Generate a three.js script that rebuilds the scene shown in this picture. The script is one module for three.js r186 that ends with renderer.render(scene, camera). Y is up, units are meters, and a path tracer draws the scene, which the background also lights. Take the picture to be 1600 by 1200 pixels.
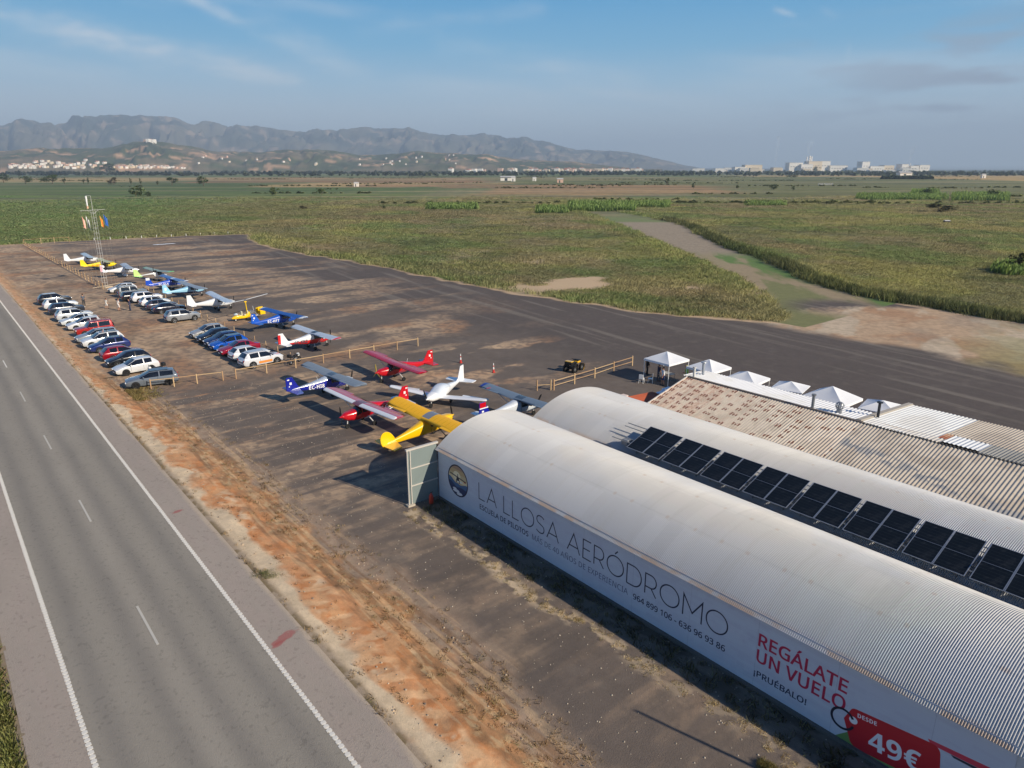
import * as THREE from 'three';
import { mergeGeometries } from 'three/addons/utils/BufferGeometryUtils.js';
import { MarchingCubes } from 'three/addons/objects/MarchingCubes.js';
import { RoundedBoxGeometry } from 'three/addons/geometries/RoundedBoxGeometry.js';
import { TextGeometry } from 'three/addons/geometries/TextGeometry.js';
import { FontLoader } from 'three/addons/loaders/FontLoader.js';

// ---------- camera, sky, sun, exposure ----------
const scene = new THREE.Scene();
const EYE = 20, PITCH = 16.888 * Math.PI / 180, YAW = 39.58 * Math.PI / 180;
const camera = new THREE.PerspectiveCamera(56.786, 4 / 3, 0.5, 60000);
camera.position.set(0, EYE, 0);
const FW = new THREE.Vector3(Math.sin(YAW) * Math.cos(PITCH), -Math.sin(PITCH), -Math.cos(YAW) * Math.cos(PITCH));
camera.lookAt(camera.position.clone().add(FW));
camera.updateMatrixWorld();
const renderer = new THREE.WebGLRenderer({ antialias: true });
renderer.toneMapping = THREE.LinearToneMapping;
renderer.toneMappingExposure = 1.12;
renderer.shadowMap.enabled = true;

const SUN = new THREE.Vector3(1.6, 3.4, 6.07).normalize();
const sun = new THREE.DirectionalLight(new THREE.Color(1, 0.89, 0.72), 5);
sun.position.copy(SUN).multiplyScalar(400).add(new THREE.Vector3(50, 0, -90));
sun.target.position.set(50, 0, -90);
sun.castShadow = true;
sun.shadow.mapSize.set(4096, 4096);
Object.assign(sun.shadow.camera, { left: -220, right: 220, top: 220, bottom: -220, near: 1, far: 900 });
scene.add(sun, sun.target);

// ---------- numbers ----------
function rng(seed) { let a = seed >>> 0; return () => { a = (a + 0x6D2B79F5) | 0; let t = Math.imul(a ^ (a >>> 15), 1 | a); t = (t + Math.imul(t ^ (t >>> 7), 61 | t)) ^ t; return ((t ^ (t >>> 14)) >>> 0) / 4294967296; }; }
const hsh = (x, y) => { let h = Math.imul(x, 374761393) + Math.imul(y, 668265263) | 0; h = Math.imul(h ^ (h >>> 13), 1274126177); return ((h ^ (h >>> 16)) >>> 0) / 4294967296; };
function vn(x, y) {
  const ix = Math.floor(x), iy = Math.floor(y); let fx = x - ix, fy = y - iy;
  fx = fx * fx * (3 - 2 * fx); fy = fy * fy * (3 - 2 * fy);
  const a = hsh(ix, iy), b = hsh(ix + 1, iy), c = hsh(ix, iy + 1), d = hsh(ix + 1, iy + 1);
  return a + (b - a) * fx + (c - a + (a - b - c + d) * fx) * fy;
}
function fbm(x, y, o = 4) { let s = 0, a = 0.5, n = 0; for (let i = 0; i < o; i++) { s += a * vn(x, y); n += a; a *= 0.5; const t = x * 1.62 - y * 1.18; y = x * 1.18 + y * 1.62 + 7.3; x = t + 3.1; } return s / n; }
const clamp = (x, a = 0, b = 1) => x < a ? a : x > b ? b : x;
const ss = (a, b, x) => { const t = clamp((x - a) / (b - a)); return t * t * (3 - 2 * t); };
const lerp = (a, b, t) => a + (b - a) * t;
function pl(pts, x) { // piecewise linear
  if (x <= pts[0][0]) return pts[0][1];
  for (let i = 1; i < pts.length; i++) if (x <= pts[i][0]) return lerp(pts[i - 1][1], pts[i][1], (x - pts[i - 1][0]) / (pts[i][0] - pts[i - 1][0]));
  return pts[pts.length - 1][1];
}
const lin1 = v => v <= 0.04045 ? v / 12.92 : ((v + 0.055) / 1.055) ** 2.4;
const C = (r, g, b) => [lin1(r / 255), lin1(g / 255), lin1(b / 255)];
const V = (x, y, z) => new THREE.Vector3(x, y, z);

// a pixel of the 1600 x 1200 photograph -> the point of the real ground (at height h) that it shows
const RT = V(Math.cos(YAW), 0, Math.sin(YAW)), UPV = V().crossVectors(RT, FW);
function spot(px, py, h = 0) {
  const d = FW.clone().addScaledVector(RT, (px - 800) / 1110).addScaledVector(UPV, (600 - py) / 1110);
  const t = (h - EYE) / d.y;
  return V(d.x * t, h, d.z * t);
}
const VD = (v, d) => [d * Math.sin(YAW) + v * Math.cos(YAW), -d * Math.cos(YAW) + v * Math.sin(YAW)]; // sideways, onward -> x, z

// ---------- sky ----------
{
  const W = 2048, H = 1024, data = new Float32Array(W * H * 4);
  const ramp = [[-90, 100, 98, 90], [-8, 140, 146, 150], [0, 184, 198, 208], [2, 184, 200, 213], [4, 174, 198, 216], [6, 150, 190, 217], [8.5, 112, 174, 213], [11.5, 84, 158, 207], [20, 50, 114, 176], [45, 28, 74, 134], [90, 22, 60, 112]].map(r => [r[0], ...C(r[1], r[2], r[3])]);
  const wisps = [ // azimuth from the view axis and elevation of both ends, width, strength
    [-36.5, 9.4, -16, 6.0, 0.75, 0.42], [-36, 12.6, -30, 10.8, 0.35, 0.22], [-23, 11.2, -18.4, 9.2, 0.35, 0.24], [-18, 9.6, -11, 6.6, 0.9, 0.18], [-11, 9.4, 2, 11.0, 0.45, 0.16], [-5, 8.6, 10, 6.0, 0.8, 0.12], [18.4, 10.4, 19.8, 9.9, 0.12, 0.3], [21.5, 10.2, 22.4, 9.7, 0.14, 0.18], [23.4, 8.0, 23.5, 5.2, 0.07, 0.16]];
  for (let j = 0; j < H; j++) for (let i = 0; i < W; i++) {
    const e = ((j + 0.5) / H - 0.5) * 180, az = ((i + 0.5) / W - 0.5) * 360; // direction (cos az, sin az) in x, z
    const c = [1, 2, 3].map(k => pl(ramp.map(r => [r[0], r[k]]), e));
    if (e > -1) {
      let a = az - (39.58 - 90); a = ((a + 540) % 360) - 180; // 0 straight ahead
      const n = fbm(a * 0.35 + 20, e * 1.3 + 5, 5), n2 = fbm(a * 1.1, e * 5 + 40, 4);
      let m = 0;
      for (const [a0, e0, a1, e1, w, s] of wisps) {
        const dx = a1 - a0, dy = e1 - e0, t = clamp(((a - a0) * dx + (e - e0) * dy) / (dx * dx + dy * dy));
        const d = Math.hypot(a - a0 - dx * t, e - e0 - dy * t) + (n2 - 0.5) * w * 1.1;
        m += 1.25 * s * Math.exp(-d * d / (w * w)) * (0.45 + 1.1 * ss(0.3, 0.75, n)) * (0.4 + 0.6 * Math.sin(Math.PI * clamp(t * 0.9 + 0.05)));
      }
      m += 0.3 * ss(0.46, 0.8, fbm(a * 0.07 + 0.05 * e + 3, e * 0.5 + a * 0.03 + 9, 6)) * ss(2, 5, e) * ss(60, 25, e);
      for (let k = 0; k < 3; k++) c[k] = lerp(c[k], [0.62, 0.68, 0.75][k], clamp(m));
      // greyish cloud bank low on the right, and a duller, hazier horizon that way
      const bank = ss(14, 34, a) * ss(100, 60, a), f = fbm(a * 0.16 + 11, e * 1.1 + 2, 5);
      const g = bank * (1.0 * ss(0.46, 0.66, f) * ss(2.2, 3.6, e) * ss(10.5, 6.5, e) + 0.25 * ss(5, 1, e));
      for (let k = 0; k < 3; k++) c[k] = lerp(c[k], C(146, 162, 182)[k], clamp(g));
      const l = 0.35 * ss(10, -35, a) * ss(-110, -60, a) * ss(8, 2, e);
      for (let k = 0; k < 3; k++) c[k] = lerp(c[k], C(190, 201, 210)[k], clamp(l));
    }
    const q = (j * W + i) * 4; data[q] = c[0]; data[q + 1] = c[1]; data[q + 2] = c[2]; data[q + 3] = 1;
  }
  const t = new THREE.DataTexture(data, W, H, THREE.RGBAFormat, THREE.FloatType);
  t.mapping = THREE.EquirectangularReflectionMapping; t.magFilter = t.minFilter = THREE.LinearFilter; t.colorSpace = THREE.LinearSRGBColorSpace; t.needsUpdate = true;
  scene.background = t; scene.environment = t;
}
scene.fog = new THREE.FogExp2(new THREE.Color(0.62, 0.78, 0.97), 0.000115);

// ---------- helpers ----------
const taken = {};
function numbered(n) { const k = taken[n] = (taken[n] ?? -1) + 1; return k ? `${n}_${String(k).padStart(3, '0')}` : n; }
function prep(g) { // every geometry to position, normal, uv without index
  g = g.index ? g.toNonIndexed() : g;
  for (const k of Object.keys(g.attributes)) if (!['position', 'normal', 'uv'].includes(k)) g.deleteAttribute(k);
  if (!g.attributes.normal) g.computeVertexNormals();
  if (!g.attributes.uv) g.setAttribute('uv', new THREE.BufferAttribute(new Float32Array(g.attributes.position.count * 2), 2));
  return g;
}
const join = list => Array.isArray(list) ? (list.length === 1 ? list[0] : mergeGeometries(list.map(prep))) : list;
function obj(name, geo, m, parent = scene) {
  const o = new THREE.Mesh(join(geo), m); o.name = parent === scene ? numbered(name) : name;
  o.castShadow = o.receiveShadow = true; parent.add(o); return o;
}
function thing(name, label, category, p = [0, 0, 0], turn = 0, group) {
  const o = new THREE.Group(); o.name = numbered(name); scene.add(o);
  o.position.set(p[0], p[1], p[2]); o.rotation.y = turn; o.userData = { label, category };
  if (group) o.userData.group = group;
  return o;
}
function tag(o, label, category, group, kind) { Object.assign(o.userData, { label, category }); if (group) o.userData.group = group; if (kind) o.userData.kind = kind; return o; }
function copyOf(o, label, p, turn = 0) { const c = o.clone(); c.name = numbered(o.name.replace(/_\d{3}$/, '')); c.userData = { ...o.userData, label }; scene.add(c); c.position.set(...p); c.rotation.y = turn; return c; }
function struct(name, geo, m) { const o = obj(name, geo, m); o.userData.kind = 'structure'; return o; }
const box = (w, h, d, x = 0, y = 0, z = 0) => new THREE.BoxGeometry(w, h, d).translate(x, y, z);
const rbox = (w, h, d, r, x = 0, y = 0, z = 0, s = 2) => new RoundedBoxGeometry(w, h, d, s, r).translate(x, y, z);
function rod(a, b, r0, r1 = r0, n = 8) {
  const d = V().subVectors(b, a), g = new THREE.CylinderGeometry(r1, r0, d.length(), n);
  g.applyQuaternion(new THREE.Quaternion().setFromUnitVectors(V(0, 1, 0), d.clone().normalize()));
  return g.translate((a.x + b.x) / 2, (a.y + b.y) / 2, (a.z + b.z) / 2);
}
function beam(a, b, w, h) { // square bar
  const d = V().subVectors(b, a), L = d.length(), g = new THREE.BoxGeometry(w, h, L), m = new THREE.Matrix4().lookAt(V(), d, Math.abs(d.y) > 0.99 * L ? V(1, 0, 0) : V(0, 1, 0));
  return g.applyMatrix4(m).translate((a.x + b.x) / 2, (a.y + b.y) / 2, (a.z + b.z) / 2);
}
function quad(a, b, c, d) {
  const g = new THREE.BufferGeometry(); g.setAttribute('position', new THREE.Float32BufferAttribute([a, b, c, a, c, d].flatMap(p => [p.x, p.y, p.z]), 3));
  g.setAttribute('uv', new THREE.Float32BufferAttribute([0, 0, 1, 0, 1, 1, 0, 0, 1, 1, 0, 1], 2)); g.computeVertexNormals(); return g;
}
// a surface P(i, j); smooth normals; faces go to the class that cls(i, j) names
function shell(P, nu, nv, { wrap = false, caps = null, cls = () => 'a' } = {}) {
  const pos = [], id = (i, j) => i * nv + (wrap ? j % nv : j);
  for (let i = 0; i < nu; i++) for (let j = 0; j < nv; j++) { const p = P(i, j); pos.push(p.x, p.y, p.z); }
  const sets = {}, all = [];
  const put = (k, a, b, c) => { (sets[k] ??= []).push(a, b, c); all.push(a, b, c); };
  for (let i = 0; i < nu - 1; i++) for (let j = 0; j < (wrap ? nv : nv - 1); j++) {
    const k = cls(i, j); put(k, id(i, j), id(i + 1, j), id(i + 1, j + 1)); put(k, id(i, j), id(i + 1, j + 1), id(i, j + 1));
  }
  if (caps) for (const i of [0, nu - 1]) { const k = caps[i ? 1 : 0]; if (!k) continue; for (let j = 1; j < nv - 1; j++) i ? put(k, id(i, 0), id(i, j), id(i, j + 1)) : put(k, id(i, 0), id(i, j + 1), id(i, j)); }
  const g = new THREE.BufferGeometry(); g.setAttribute('position', new THREE.Float32BufferAttribute(pos, 3)); g.setIndex(all); g.computeVertexNormals();
  const n = g.attributes.normal.array, out = {};
  for (const k in sets) {
    const q = new THREE.BufferGeometry(), s = sets[k];
    q.setAttribute('position', new THREE.Float32BufferAttribute(s.flatMap(v => [pos[v * 3], pos[v * 3 + 1], pos[v * 3 + 2]]), 3));
    q.setAttribute('normal', new THREE.Float32BufferAttribute(s.flatMap(v => [n[v * 3], n[v * 3 + 1], n[v * 3 + 2]]), 3));
    q.setAttribute('uv', new THREE.BufferAttribute(new Float32Array(s.length * 2), 2));
    out[k] = q;
  }
  return out;
}
const mats = {};
function paint(r, g, b, rough = 0.5, metal = 0, extra = {}) {
  const key = [r, g, b, rough, metal, JSON.stringify(extra)].join();
  return mats[key] ??= new THREE.MeshPhysicalMaterial({ color: new THREE.Color().setRGB(...C(r, g, b)), roughness: rough, metalness: metal, side: THREE.DoubleSide, ...extra });
}
const M = {
  glass: paint(22, 26, 32, 0.08, 0, { clearcoat: 1, clearcoatRoughness: 0.05 }), black: paint(22, 22, 24, 0.6), tyre: paint(26, 26, 27, 0.85), rim: paint(165, 168, 172, 0.35, 0.7), darkrim: paint(52, 53, 56, 0.4, 0.5),
  steel: paint(150, 152, 155, 0.4, 0.6), white: paint(236, 236, 234, 0.45), wood: paint(198, 168, 128, 0.8), wood2: paint(178, 144, 108, 0.8), cloth: paint(240, 241, 243, 0.85), lamp: paint(225, 228, 232, 0.12, 0, { clearcoat: 1 }), red: paint(160, 18, 20, 0.25, 0, { clearcoat: 1 }), skin: paint(190, 140, 112, 0.7),
};
function tex(w, h, fn, { srgb = false, rep = null } = {}) { // fn(u, v) -> linear [r,g,b] written as sRGB bytes
  const d = new Uint8Array(w * h * 4), o = [0, 0, 0], enc = v => { v = v <= 0.0031308 ? v * 12.92 : 1.055 * v ** (1 / 2.4) - 0.055; return v < 0 ? 0 : v > 1 ? 255 : v * 255 + 0.5; };
  for (let j = 0; j < h; j++) for (let i = 0; i < w; i++) { fn((i + 0.5) / w, (j + 0.5) / h, o); const q = (j * w + i) * 4; d[q] = enc(o[0]); d[q + 1] = enc(o[1]); d[q + 2] = enc(o[2]); d[q + 3] = 255; }
  const t = new THREE.DataTexture(d, w, h); t.colorSpace = THREE.SRGBColorSpace; t.magFilter = THREE.LinearFilter; t.minFilter = THREE.LinearMipmapLinearFilter; t.generateMipmaps = true; t.wrapS = t.wrapT = rep ? THREE.RepeatWrapping : THREE.ClampToEdgeWrapping; t.needsUpdate = true; return t;
}
function bumpTex(w, fn) { const d = new Uint8Array(w * w * 4); for (let j = 0; j < w; j++) for (let i = 0; i < w; i++) { const v = clamp(fn(i, j)) * 255, q = (j * w + i) * 4; d[q] = d[q + 1] = d[q + 2] = v; d[q + 3] = 255; } const t = new THREE.DataTexture(d, w, w); t.magFilter = THREE.LinearFilter; t.wrapS = t.wrapT = THREE.RepeatWrapping; t.needsUpdate = true; return t; }
// ---------- the ground ----------
const ROAD_Y = 0.5, XR = 10.05;
function sdPoly(P, x, z) { // negative inside
  let d = 1e18, s = 1; const n = P.length;
  for (let i = 0, j = n - 1; i < n; j = i++) {
    const ex = P[j][0] - P[i][0], ez = P[j][1] - P[i][1], wx = x - P[i][0], wz = z - P[i][1], t = clamp((wx * ex + wz * ez) / (ex * ex + ez * ez)), bx = wx - ex * t, bz = wz - ez * t;
    d = Math.min(d, bx * bx + bz * bz);
    const a = z >= P[i][1], b = z < P[j][1], c = ex * wz > ez * wx;
    if ((a && b && c) || (!a && !b && !c)) s = -s;
  }
  return s * Math.sqrt(d);
}
const MARSH_A = [[83, -229], [78, -216], [73.5, -200], [72.3, -184], [73, -167], [75.5, -147], [75.9, -110], [76.8, -84.5], [80.2, -67.5], [84, -56.7], [88.4, -51], [93, -51], [97.8, -56.3], [112, -67.5], [142, -104.5], [179, -152.4], [218.4, -204.8], [420, -470], [420, -900], [-200, -900], [-200, -245], [33, -240], [48, -239.5], [71, -234.5]];
const MARSH_B = [[232, -184], [222, -170], [166, -112.5], [145, -86.2], [120, -60], [114.5, -41], [113, -30], [111, -10], [104, 25], [400, 120], [900, -200], [600, -600], [380, -440]];
const DIRT = [[85, -51], [84.5, -40], [86, -31], [83, -18], [80, 12], [106, 25], [112, -10], [113, -30], [114, -41], [108, -47], [99, -52], [92, -50.5]];
const XA = [[-120, 12.3], [-80, 12.4], [-72, 13.2], [-67, 13.9], [-58, 14.9], [-48, 15.5], [-38, 15.3], [-29, 15.6], [-21, 15.3], [-14, 14.6], [10, 14.4]];
const K = { dark: C(108, 96, 86), darker: C(86, 77, 70), run: C(90, 80, 74), tan: C(190, 160, 128), sand: C(206, 176, 140), orange: C(194, 130, 80), cream: C(214, 190, 156), hay: C(158, 128, 92), pebble: C(150, 132, 114), olive: C(126, 122, 82), green: C(108, 126, 66), lime: C(134, 134, 74), brown: C(136, 120, 90), deep: C(86, 94, 54), ash: C(142, 132, 118), clay: C(168, 122, 84) };
const mix = (o, c, t) => { o[0] += (c[0] - o[0]) * t; o[1] += (c[1] - o[1]) * t; o[2] += (c[2] - o[2]) * t; };
const mul = (o, s) => { o[0] *= s; o[1] *= s; o[2] *= s; };
function groundY(x, z) {
  const w = fbm(x * 0.21 + 3, z * 0.21, 3) - 0.5;
  let y = w * 0.05;
  const xa = pl(XA, z), t = clamp((x - XR) / (xa - XR));
  if (x < xa) {
    y = ROAD_Y * (1 - ss(0.12, 1, t)) - 0.05 * ss(0, 0.08, t) + 0.22 * (fbm(x * 0.55, z * 0.42 + 9, 4) - 0.5) * ss(0, 0.2, t) * ss(1, 0.7, t) + 0.1 * (fbm(x * 2.1, z * 1.4, 3) - 0.5) * ss(0.05, 0.2, t) * ss(1, 0.8, t);
    if (x < XR + 0.02) y = ROAD_Y - 0.06;
  } else y += 0.02 * (fbm(x * 1.7, z * 1.7, 2) - 0.5);
  return y;
}
function marshMask(x, z) { // > 0 inside reeds, in metres
  const jx = x + (fbm(x * 0.19 + 5, z * 0.19 + 31, 3) - 0.5) * 3.2, jz = z + (fbm(x * 0.19 + 55, z * 0.19 + 1, 3) - 0.5) * 3.2;
  return Math.max(-sdPoly(MARSH_A, jx, jz), -sdPoly(MARSH_B, jx, jz));
}
function bare(x, z) { // sandy gaps in the reeds by the runway
  const n = fbm(x * 0.075 + 2, z * 0.075 + 17, 4), near = 0.85 * ss(24, 6, Math.hypot((x - 93) * 0.8, (z + 80) * 0.42)) + 0.4 * ss(50, 15, Math.hypot(x - 100, (z + 160) * 0.4));
  return clamp(near) * ss(0.535, 0.62, n);
}
function marshColour(x, z, o) {
  const a = fbm(x * 0.021 + 4, z * 0.021 + 8, 4), b = fbm(x * 0.09 + 14, z * 0.09, 4), c = fbm(x * 0.5, z * 0.5 + 3, 3), e = fbm(x * 0.045 + 70, z * 0.03 + 9, 4);
  o[0] = K.olive[0]; o[1] = K.olive[1]; o[2] = K.olive[2];
  mix(o, K.lime, 0.7 * ss(0.48, 0.66, b)); mix(o, K.brown, 0.75 * ss(0.5, 0.64, a)); mix(o, K.green, 0.75 * ss(0.52, 0.64, e)); mix(o, K.deep, 0.6 * ss(0.56, 0.7, fbm(x * 0.13 + 40, z * 0.13 + 4, 4)));
  const far = ss(30, -80, x + z * 0.45 + 40); mix(o, C(158, 150, 84), 0.45 * ss(0.56, 0.66, fbm(x * 0.028 + 3, z * 0.036 + 44, 4))); mix(o, C(150, 132, 100), 0.45 * ss(0.58, 0.68, fbm(x * 0.06 + 13, z * 0.05 + 4, 4))); mix(o, C(100, 130, 66), 0.66 * far); { const l = 0.3 * o[0] + 0.6 * o[1] + 0.1 * o[2]; mix(o, [l, l, l * 0.92], 0.14); }
  mul(o, 0.72 + 0.56 * c);
}
function groundColour(x, z, o) {
  const fine = vn(x * 17, z * 17), med = fbm(x * 1.9 + 3, z * 1.9 + 8, 4), big = fbm(x * 0.12 + 5, z * 0.12 + 3, 4);
  const xa = pl(XA, z) + (fbm(x * 0.5 + 7, z * 0.5, 4) - 0.5) * 1.6;
  const run = ss(50, 60, x + 4 * (big - 0.5));
  o[0] = K.dark[0]; o[1] = K.dark[1]; o[2] = K.dark[2];
  mix(o, K.run, run); mix(o, K.darker, 0.4 * ss(0.5, 0.72, fbm(x * 0.3 + 9, z * 0.3 + 2, 4)));
  // tan soil showing through the worn asphalt
  const wx = x + 3 * (fbm(x * 0.2, z * 0.2 + 60, 3) - 0.5), streak = 0.55 * fbm(wx * 0.16 + 2, z * 0.62 + 8, 5) + 0.45 * fbm(wx * 0.3 + 0.2 * z + 2, z * 1.9 + 8, 4), blotch = fbm(x * 0.1 + 31, z * 0.16 + 4, 5);
  const park = ss(31, 24, x + 3 * (big - 0.5)) * ss(-69, -75, z);
  let w = 0;
  w = Math.max(w, 0.8 * ss(0.41, 0.67, streak) * (0.35 + 0.65 * ss(-30, -44, z)) * ss(42, 26, x) * ss(-74, -66, z));
  w = Math.max(w, 0.8 * ss(0.44, 0.66, blotch) * ss(-66, -74, z) * ss(72, 44, x + 0.1 * (z + 70)) * ss(-236, -200, z + 0.01));
  w = Math.max(w, 0.8 * ss(0.47, 0.69, fbm(x * 0.08 + 3, z * 0.3 + 6, 5)) * ss(-84, -96, z) * ss(74, 58, x) * 0.8);
  w = Math.max(w, 0.85 * ss(0.5, 0.6, fbm(x * 0.13 + 90, z * 0.22 + 6, 5)) * ss(12, 5, Math.hypot((x - 45) * 0.7, z + 59)));
  w = Math.max(w, park * (0.62 + 0.38 * ss(0.4, 0.55, blotch)));
  w *= 0.5 + 0.6 * ss(0.35, 0.6, med) + 0.25 * (vn(x * 6, z * 9) - 0.5);
  const soil = [...K.tan]; mix(soil, K.clay, ss(0.45, 0.7, fbm(x * 0.17 + 44, z * 0.17 + 12, 4)) * 0.8); mix(soil, K.sand, 0.6 * ss(0.5, 0.7, fbm(x * 0.23 + 1, z * 0.3 + 72, 4)));
  mix(o, soil, clamp(w));
  if (park > 0.1) mix(o, C(112, 96, 78), park * 0.5 * ss(0.52, 0.7, fbm(x * 0.35 + 6, z * 0.2 + 4, 4)));
  // long pale tyre streaks on the runway
  mix(o, K.ash, run * 0.42 * ss(0.56, 0.78, fbm((x + 0.12 * z) * 0.9 + 4, z * 0.05 + 7, 4)));
  mix(o, K.ash, 0.12 * ss(0.6, 0.8, fbm(x * 0.7, z * 0.7 + 66, 4)));
  // dry weeds and grit beside the hangar wall
  const wall = ss(-36, -33.5, z) * ss(24, 23, x);
  mix(o, C(108, 100, 84), wall * ss(20.6, 21.4, x) * 0.6); mix(o, C(72, 66, 54), wall * ss(20.8, 21.6, x) * ss(0.45, 0.62, fbm(x * 1.3, z * 0.7 + 4, 4)) * 0.8);
  const line = Math.abs(x - 20.35 - 1.3 * (fbm(z * 0.3 + 4, 7, 3) - 0.5));
  mix(o, K.cream, wall * 0.75 * ss(0.75, 0.1, line) * ss(0.42, 0.6, fbm(x * 2.1 + 5, z * 1.5, 4)) * (0.35 + 0.65 * ss(-12, -22, z)));
  // bank between road and apron
  if (x < xa + 1.2) {
    const t = (x - XR) / (xa - XR), r = fbm(x * 0.8 + 0.5 * z, z * 0.9 - 0.4 * x, 4), s = clamp(t + 0.22 * (fbm(x * 0.9 + 12, z * 0.5 + 3, 4) - 0.5) * 2);
    const c = [...K.cream]; mix(c, K.pebble, ss(0.1, 0.02, t) * 0.7); mix(c, C(126, 108, 78), ss(0.09, 0.0, t) * ss(0.4, 0.6, med));
    mix(c, K.orange, ss(0.13, 0.25, s) * (0.85 + 0.15 * ss(0.35, 0.6, r))); mix(c, C(200, 156, 112), 0.6 * ss(0.16, 0.3, s) * ss(0.45, 0.65, fbm((x + z * 0.3) * 2.2, z * 1.1, 4)));
    mix(c, K.cream, ss(0.18, 0.3, s) * ss(0.5, 0.3, s) * ss(0.6, 0.72, r) * 0.7);
    mix(c, C(176, 130, 88), ss(0.45, 0.66, s) * 0.85); mix(c, C(142, 110, 76), ss(0.4, 0.56, s) * ss(0.45, 0.68, fbm(x * 3.2, z * 1.4, 5)) * 0.7); mix(c, C(196, 170, 128), ss(0.45, 0.6, s) * ss(0.55, 0.72, fbm(x * 5, z * 2.4 + 9, 4)) * 0.6);
    mix(c, K.pebble, ss(0.78, 0.95, s) * 0.8); mix(c, C(132, 100, 70), 0.6 * ss(0.35, 0.5, s) * ss(0.54, 0.68, fbm(x * 3.4 + 1.2 * fbm(z * 0.3, x, 3), z * 0.2, 4))); mix(c, C(206, 172, 130), 0.5 * ss(0.35, 0.5, s) * ss(0.55, 0.68, fbm(x * 4.1 + 30, z * 0.26, 4))); mix(c, C(222, 182, 138), 0.65 * ss(0.14, 0.24, s) * ss(0.5, 0.36, s) * ss(0.52, 0.66, fbm(x * 0.7 + z * 0.35, z * 1.5 - x * 0.5, 4)));
    if (z < -74) { const q = ss(-74, -84, z); mix(c, K.tan, 0.35 * q); mix(c, K.orange, 0.3 * q * ss(0.5, 0.7, r)); }
    mul(c, 0.78 + 0.36 * med + 0.14 * fbm(x * 7, z * 7, 3)); mix(o, c, ss(1.2, -0.2, x - xa));
  }
  const dd = sdPoly(DIRT, x + (big - 0.5) * 9, z + (med - 0.5) * 3);
  if (dd < 2) { const c = [...K.tan]; mix(c, K.clay, 0.6 * ss(0.45, 0.7, fbm(x * 0.15, z * 0.2 + 90, 4))); mix(c, C(206, 190, 164), 0.6 * ss(0.5, 0.64, fbm(x * 0.12 + 3, z * 0.3 + x * 0.1, 4))); mix(c, K.ash, 0.3 * ss(0.45, 0.6, big)); mix(c, K.lime, 0.55 * ss(-34, -22, z) * ss(0.42, 0.6, fbm(x * 0.14 + 8, z * 0.14, 4))); mul(c, 0.85 + 0.3 * med); mix(o, c, ss(2, -2, dd) * 0.95); }
  mul(o, 0.82 + 0.24 * med + 0.14 * fine);
  // beyond the runway
  if (x > 68 || z < -225) {
    const m = marshMask(x, z);
    const strip = x > 88 && z < -46;
    if (strip && m < 3) { // second strip, grass then grey soil
      const q = Math.hypot(x - 105, z + 50), c = [...C(122, 122, 76)]; const al = (x - z) * 0.7, ac = (x + z) * 0.7, n = fbm(al * 0.028 + 8, ac * 0.12 + 2, 5);
      mix(c, C(92, 124, 56), 0.85 * ss(0.44, 0.56, n)); mix(c, C(164, 142, 114), ss(0.5, 0.6, fbm(al * 0.035 + 80, ac * 0.16, 5)) * 0.8);
      const grey = ss(66, 88, q + 26 * (n - 0.5)); mix(c, C(164, 147, 124), grey); mix(c, C(142, 128, 108), grey * ss(0.4, 0.65, med)); mix(c, K.green, 0.8 * ss(172, 182, q)); mul(c, 0.85 + 0.3 * med); mix(o, c, ss(3, 10, q));
    }
    if (m > -1.6) { // sandy lip of the runway, then reeds
      mix(o, K.sand, ss(-1.5, -0.6, m) * ss(0.8, 0, m) * (strip ? 0.1 : 0.85));
      const c = [0, 0, 0]; marshColour(x, z, c); mix(c, K.sand, bare(x, z) * 0.9); mix(o, c, ss(-0.2, 0.5, m));
    }
  }
}
const grit = bumpTex(512, (i, j) => 0.5 * vn(i * 0.5, j * 0.5) * 0 + 0.55 * fbm(i * 0.25, j * 0.25, 3) + 0.45 * hsh(i, j));
function tile(x0, x1, z0, z1, nx, nz, tw, th, colour, height, frame = (a, b) => [a, b]) {
  const t = tex(tw, th, (u, v, o) => colour(lerp(x0, x1, u), lerp(z0, z1, v), o));
  const g = new THREE.PlaneGeometry(1, 1, nx, nz), P = g.attributes.position, U = g.attributes.uv, id = g.index.array;
  for (let i = 0; i < P.count; i++) { const a = lerp(x0, x1, U.getX(i)), b = lerp(z0, z1, U.getY(i)), p = frame(a, b); P.setXYZ(i, p[0], height(a, b), p[1]); }
  g.computeVertexNormals();
  if (g.attributes.normal.getY(0) < 0) { for (let i = 0; i < id.length; i += 3) { const k = id[i]; id[i] = id[i + 1]; id[i + 1] = k; } g.computeVertexNormals(); }
  const b = grit.clone(); b.repeat.set(Math.abs(x1 - x0) / 4, Math.abs(z1 - z0) / 4); b.needsUpdate = true;
  return [g, new THREE.MeshStandardMaterial({ map: t, roughness: 0.96, bumpMap: b, bumpScale: 0.02, side: THREE.DoubleSide })];
}
struct('ground', ...tile(XR - 0.3, 52, -78, 8, 210, 420, 1440, 1900, groundColour, groundY));
struct('ground', ...tile(52, 150, -78, 8, 98, 86, 1150, 1000, groundColour, groundY));
struct('ground', ...tile(XR - 0.3, 232, -250, -78, 222, 172, 1900, 1250, groundColour, groundY));
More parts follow.
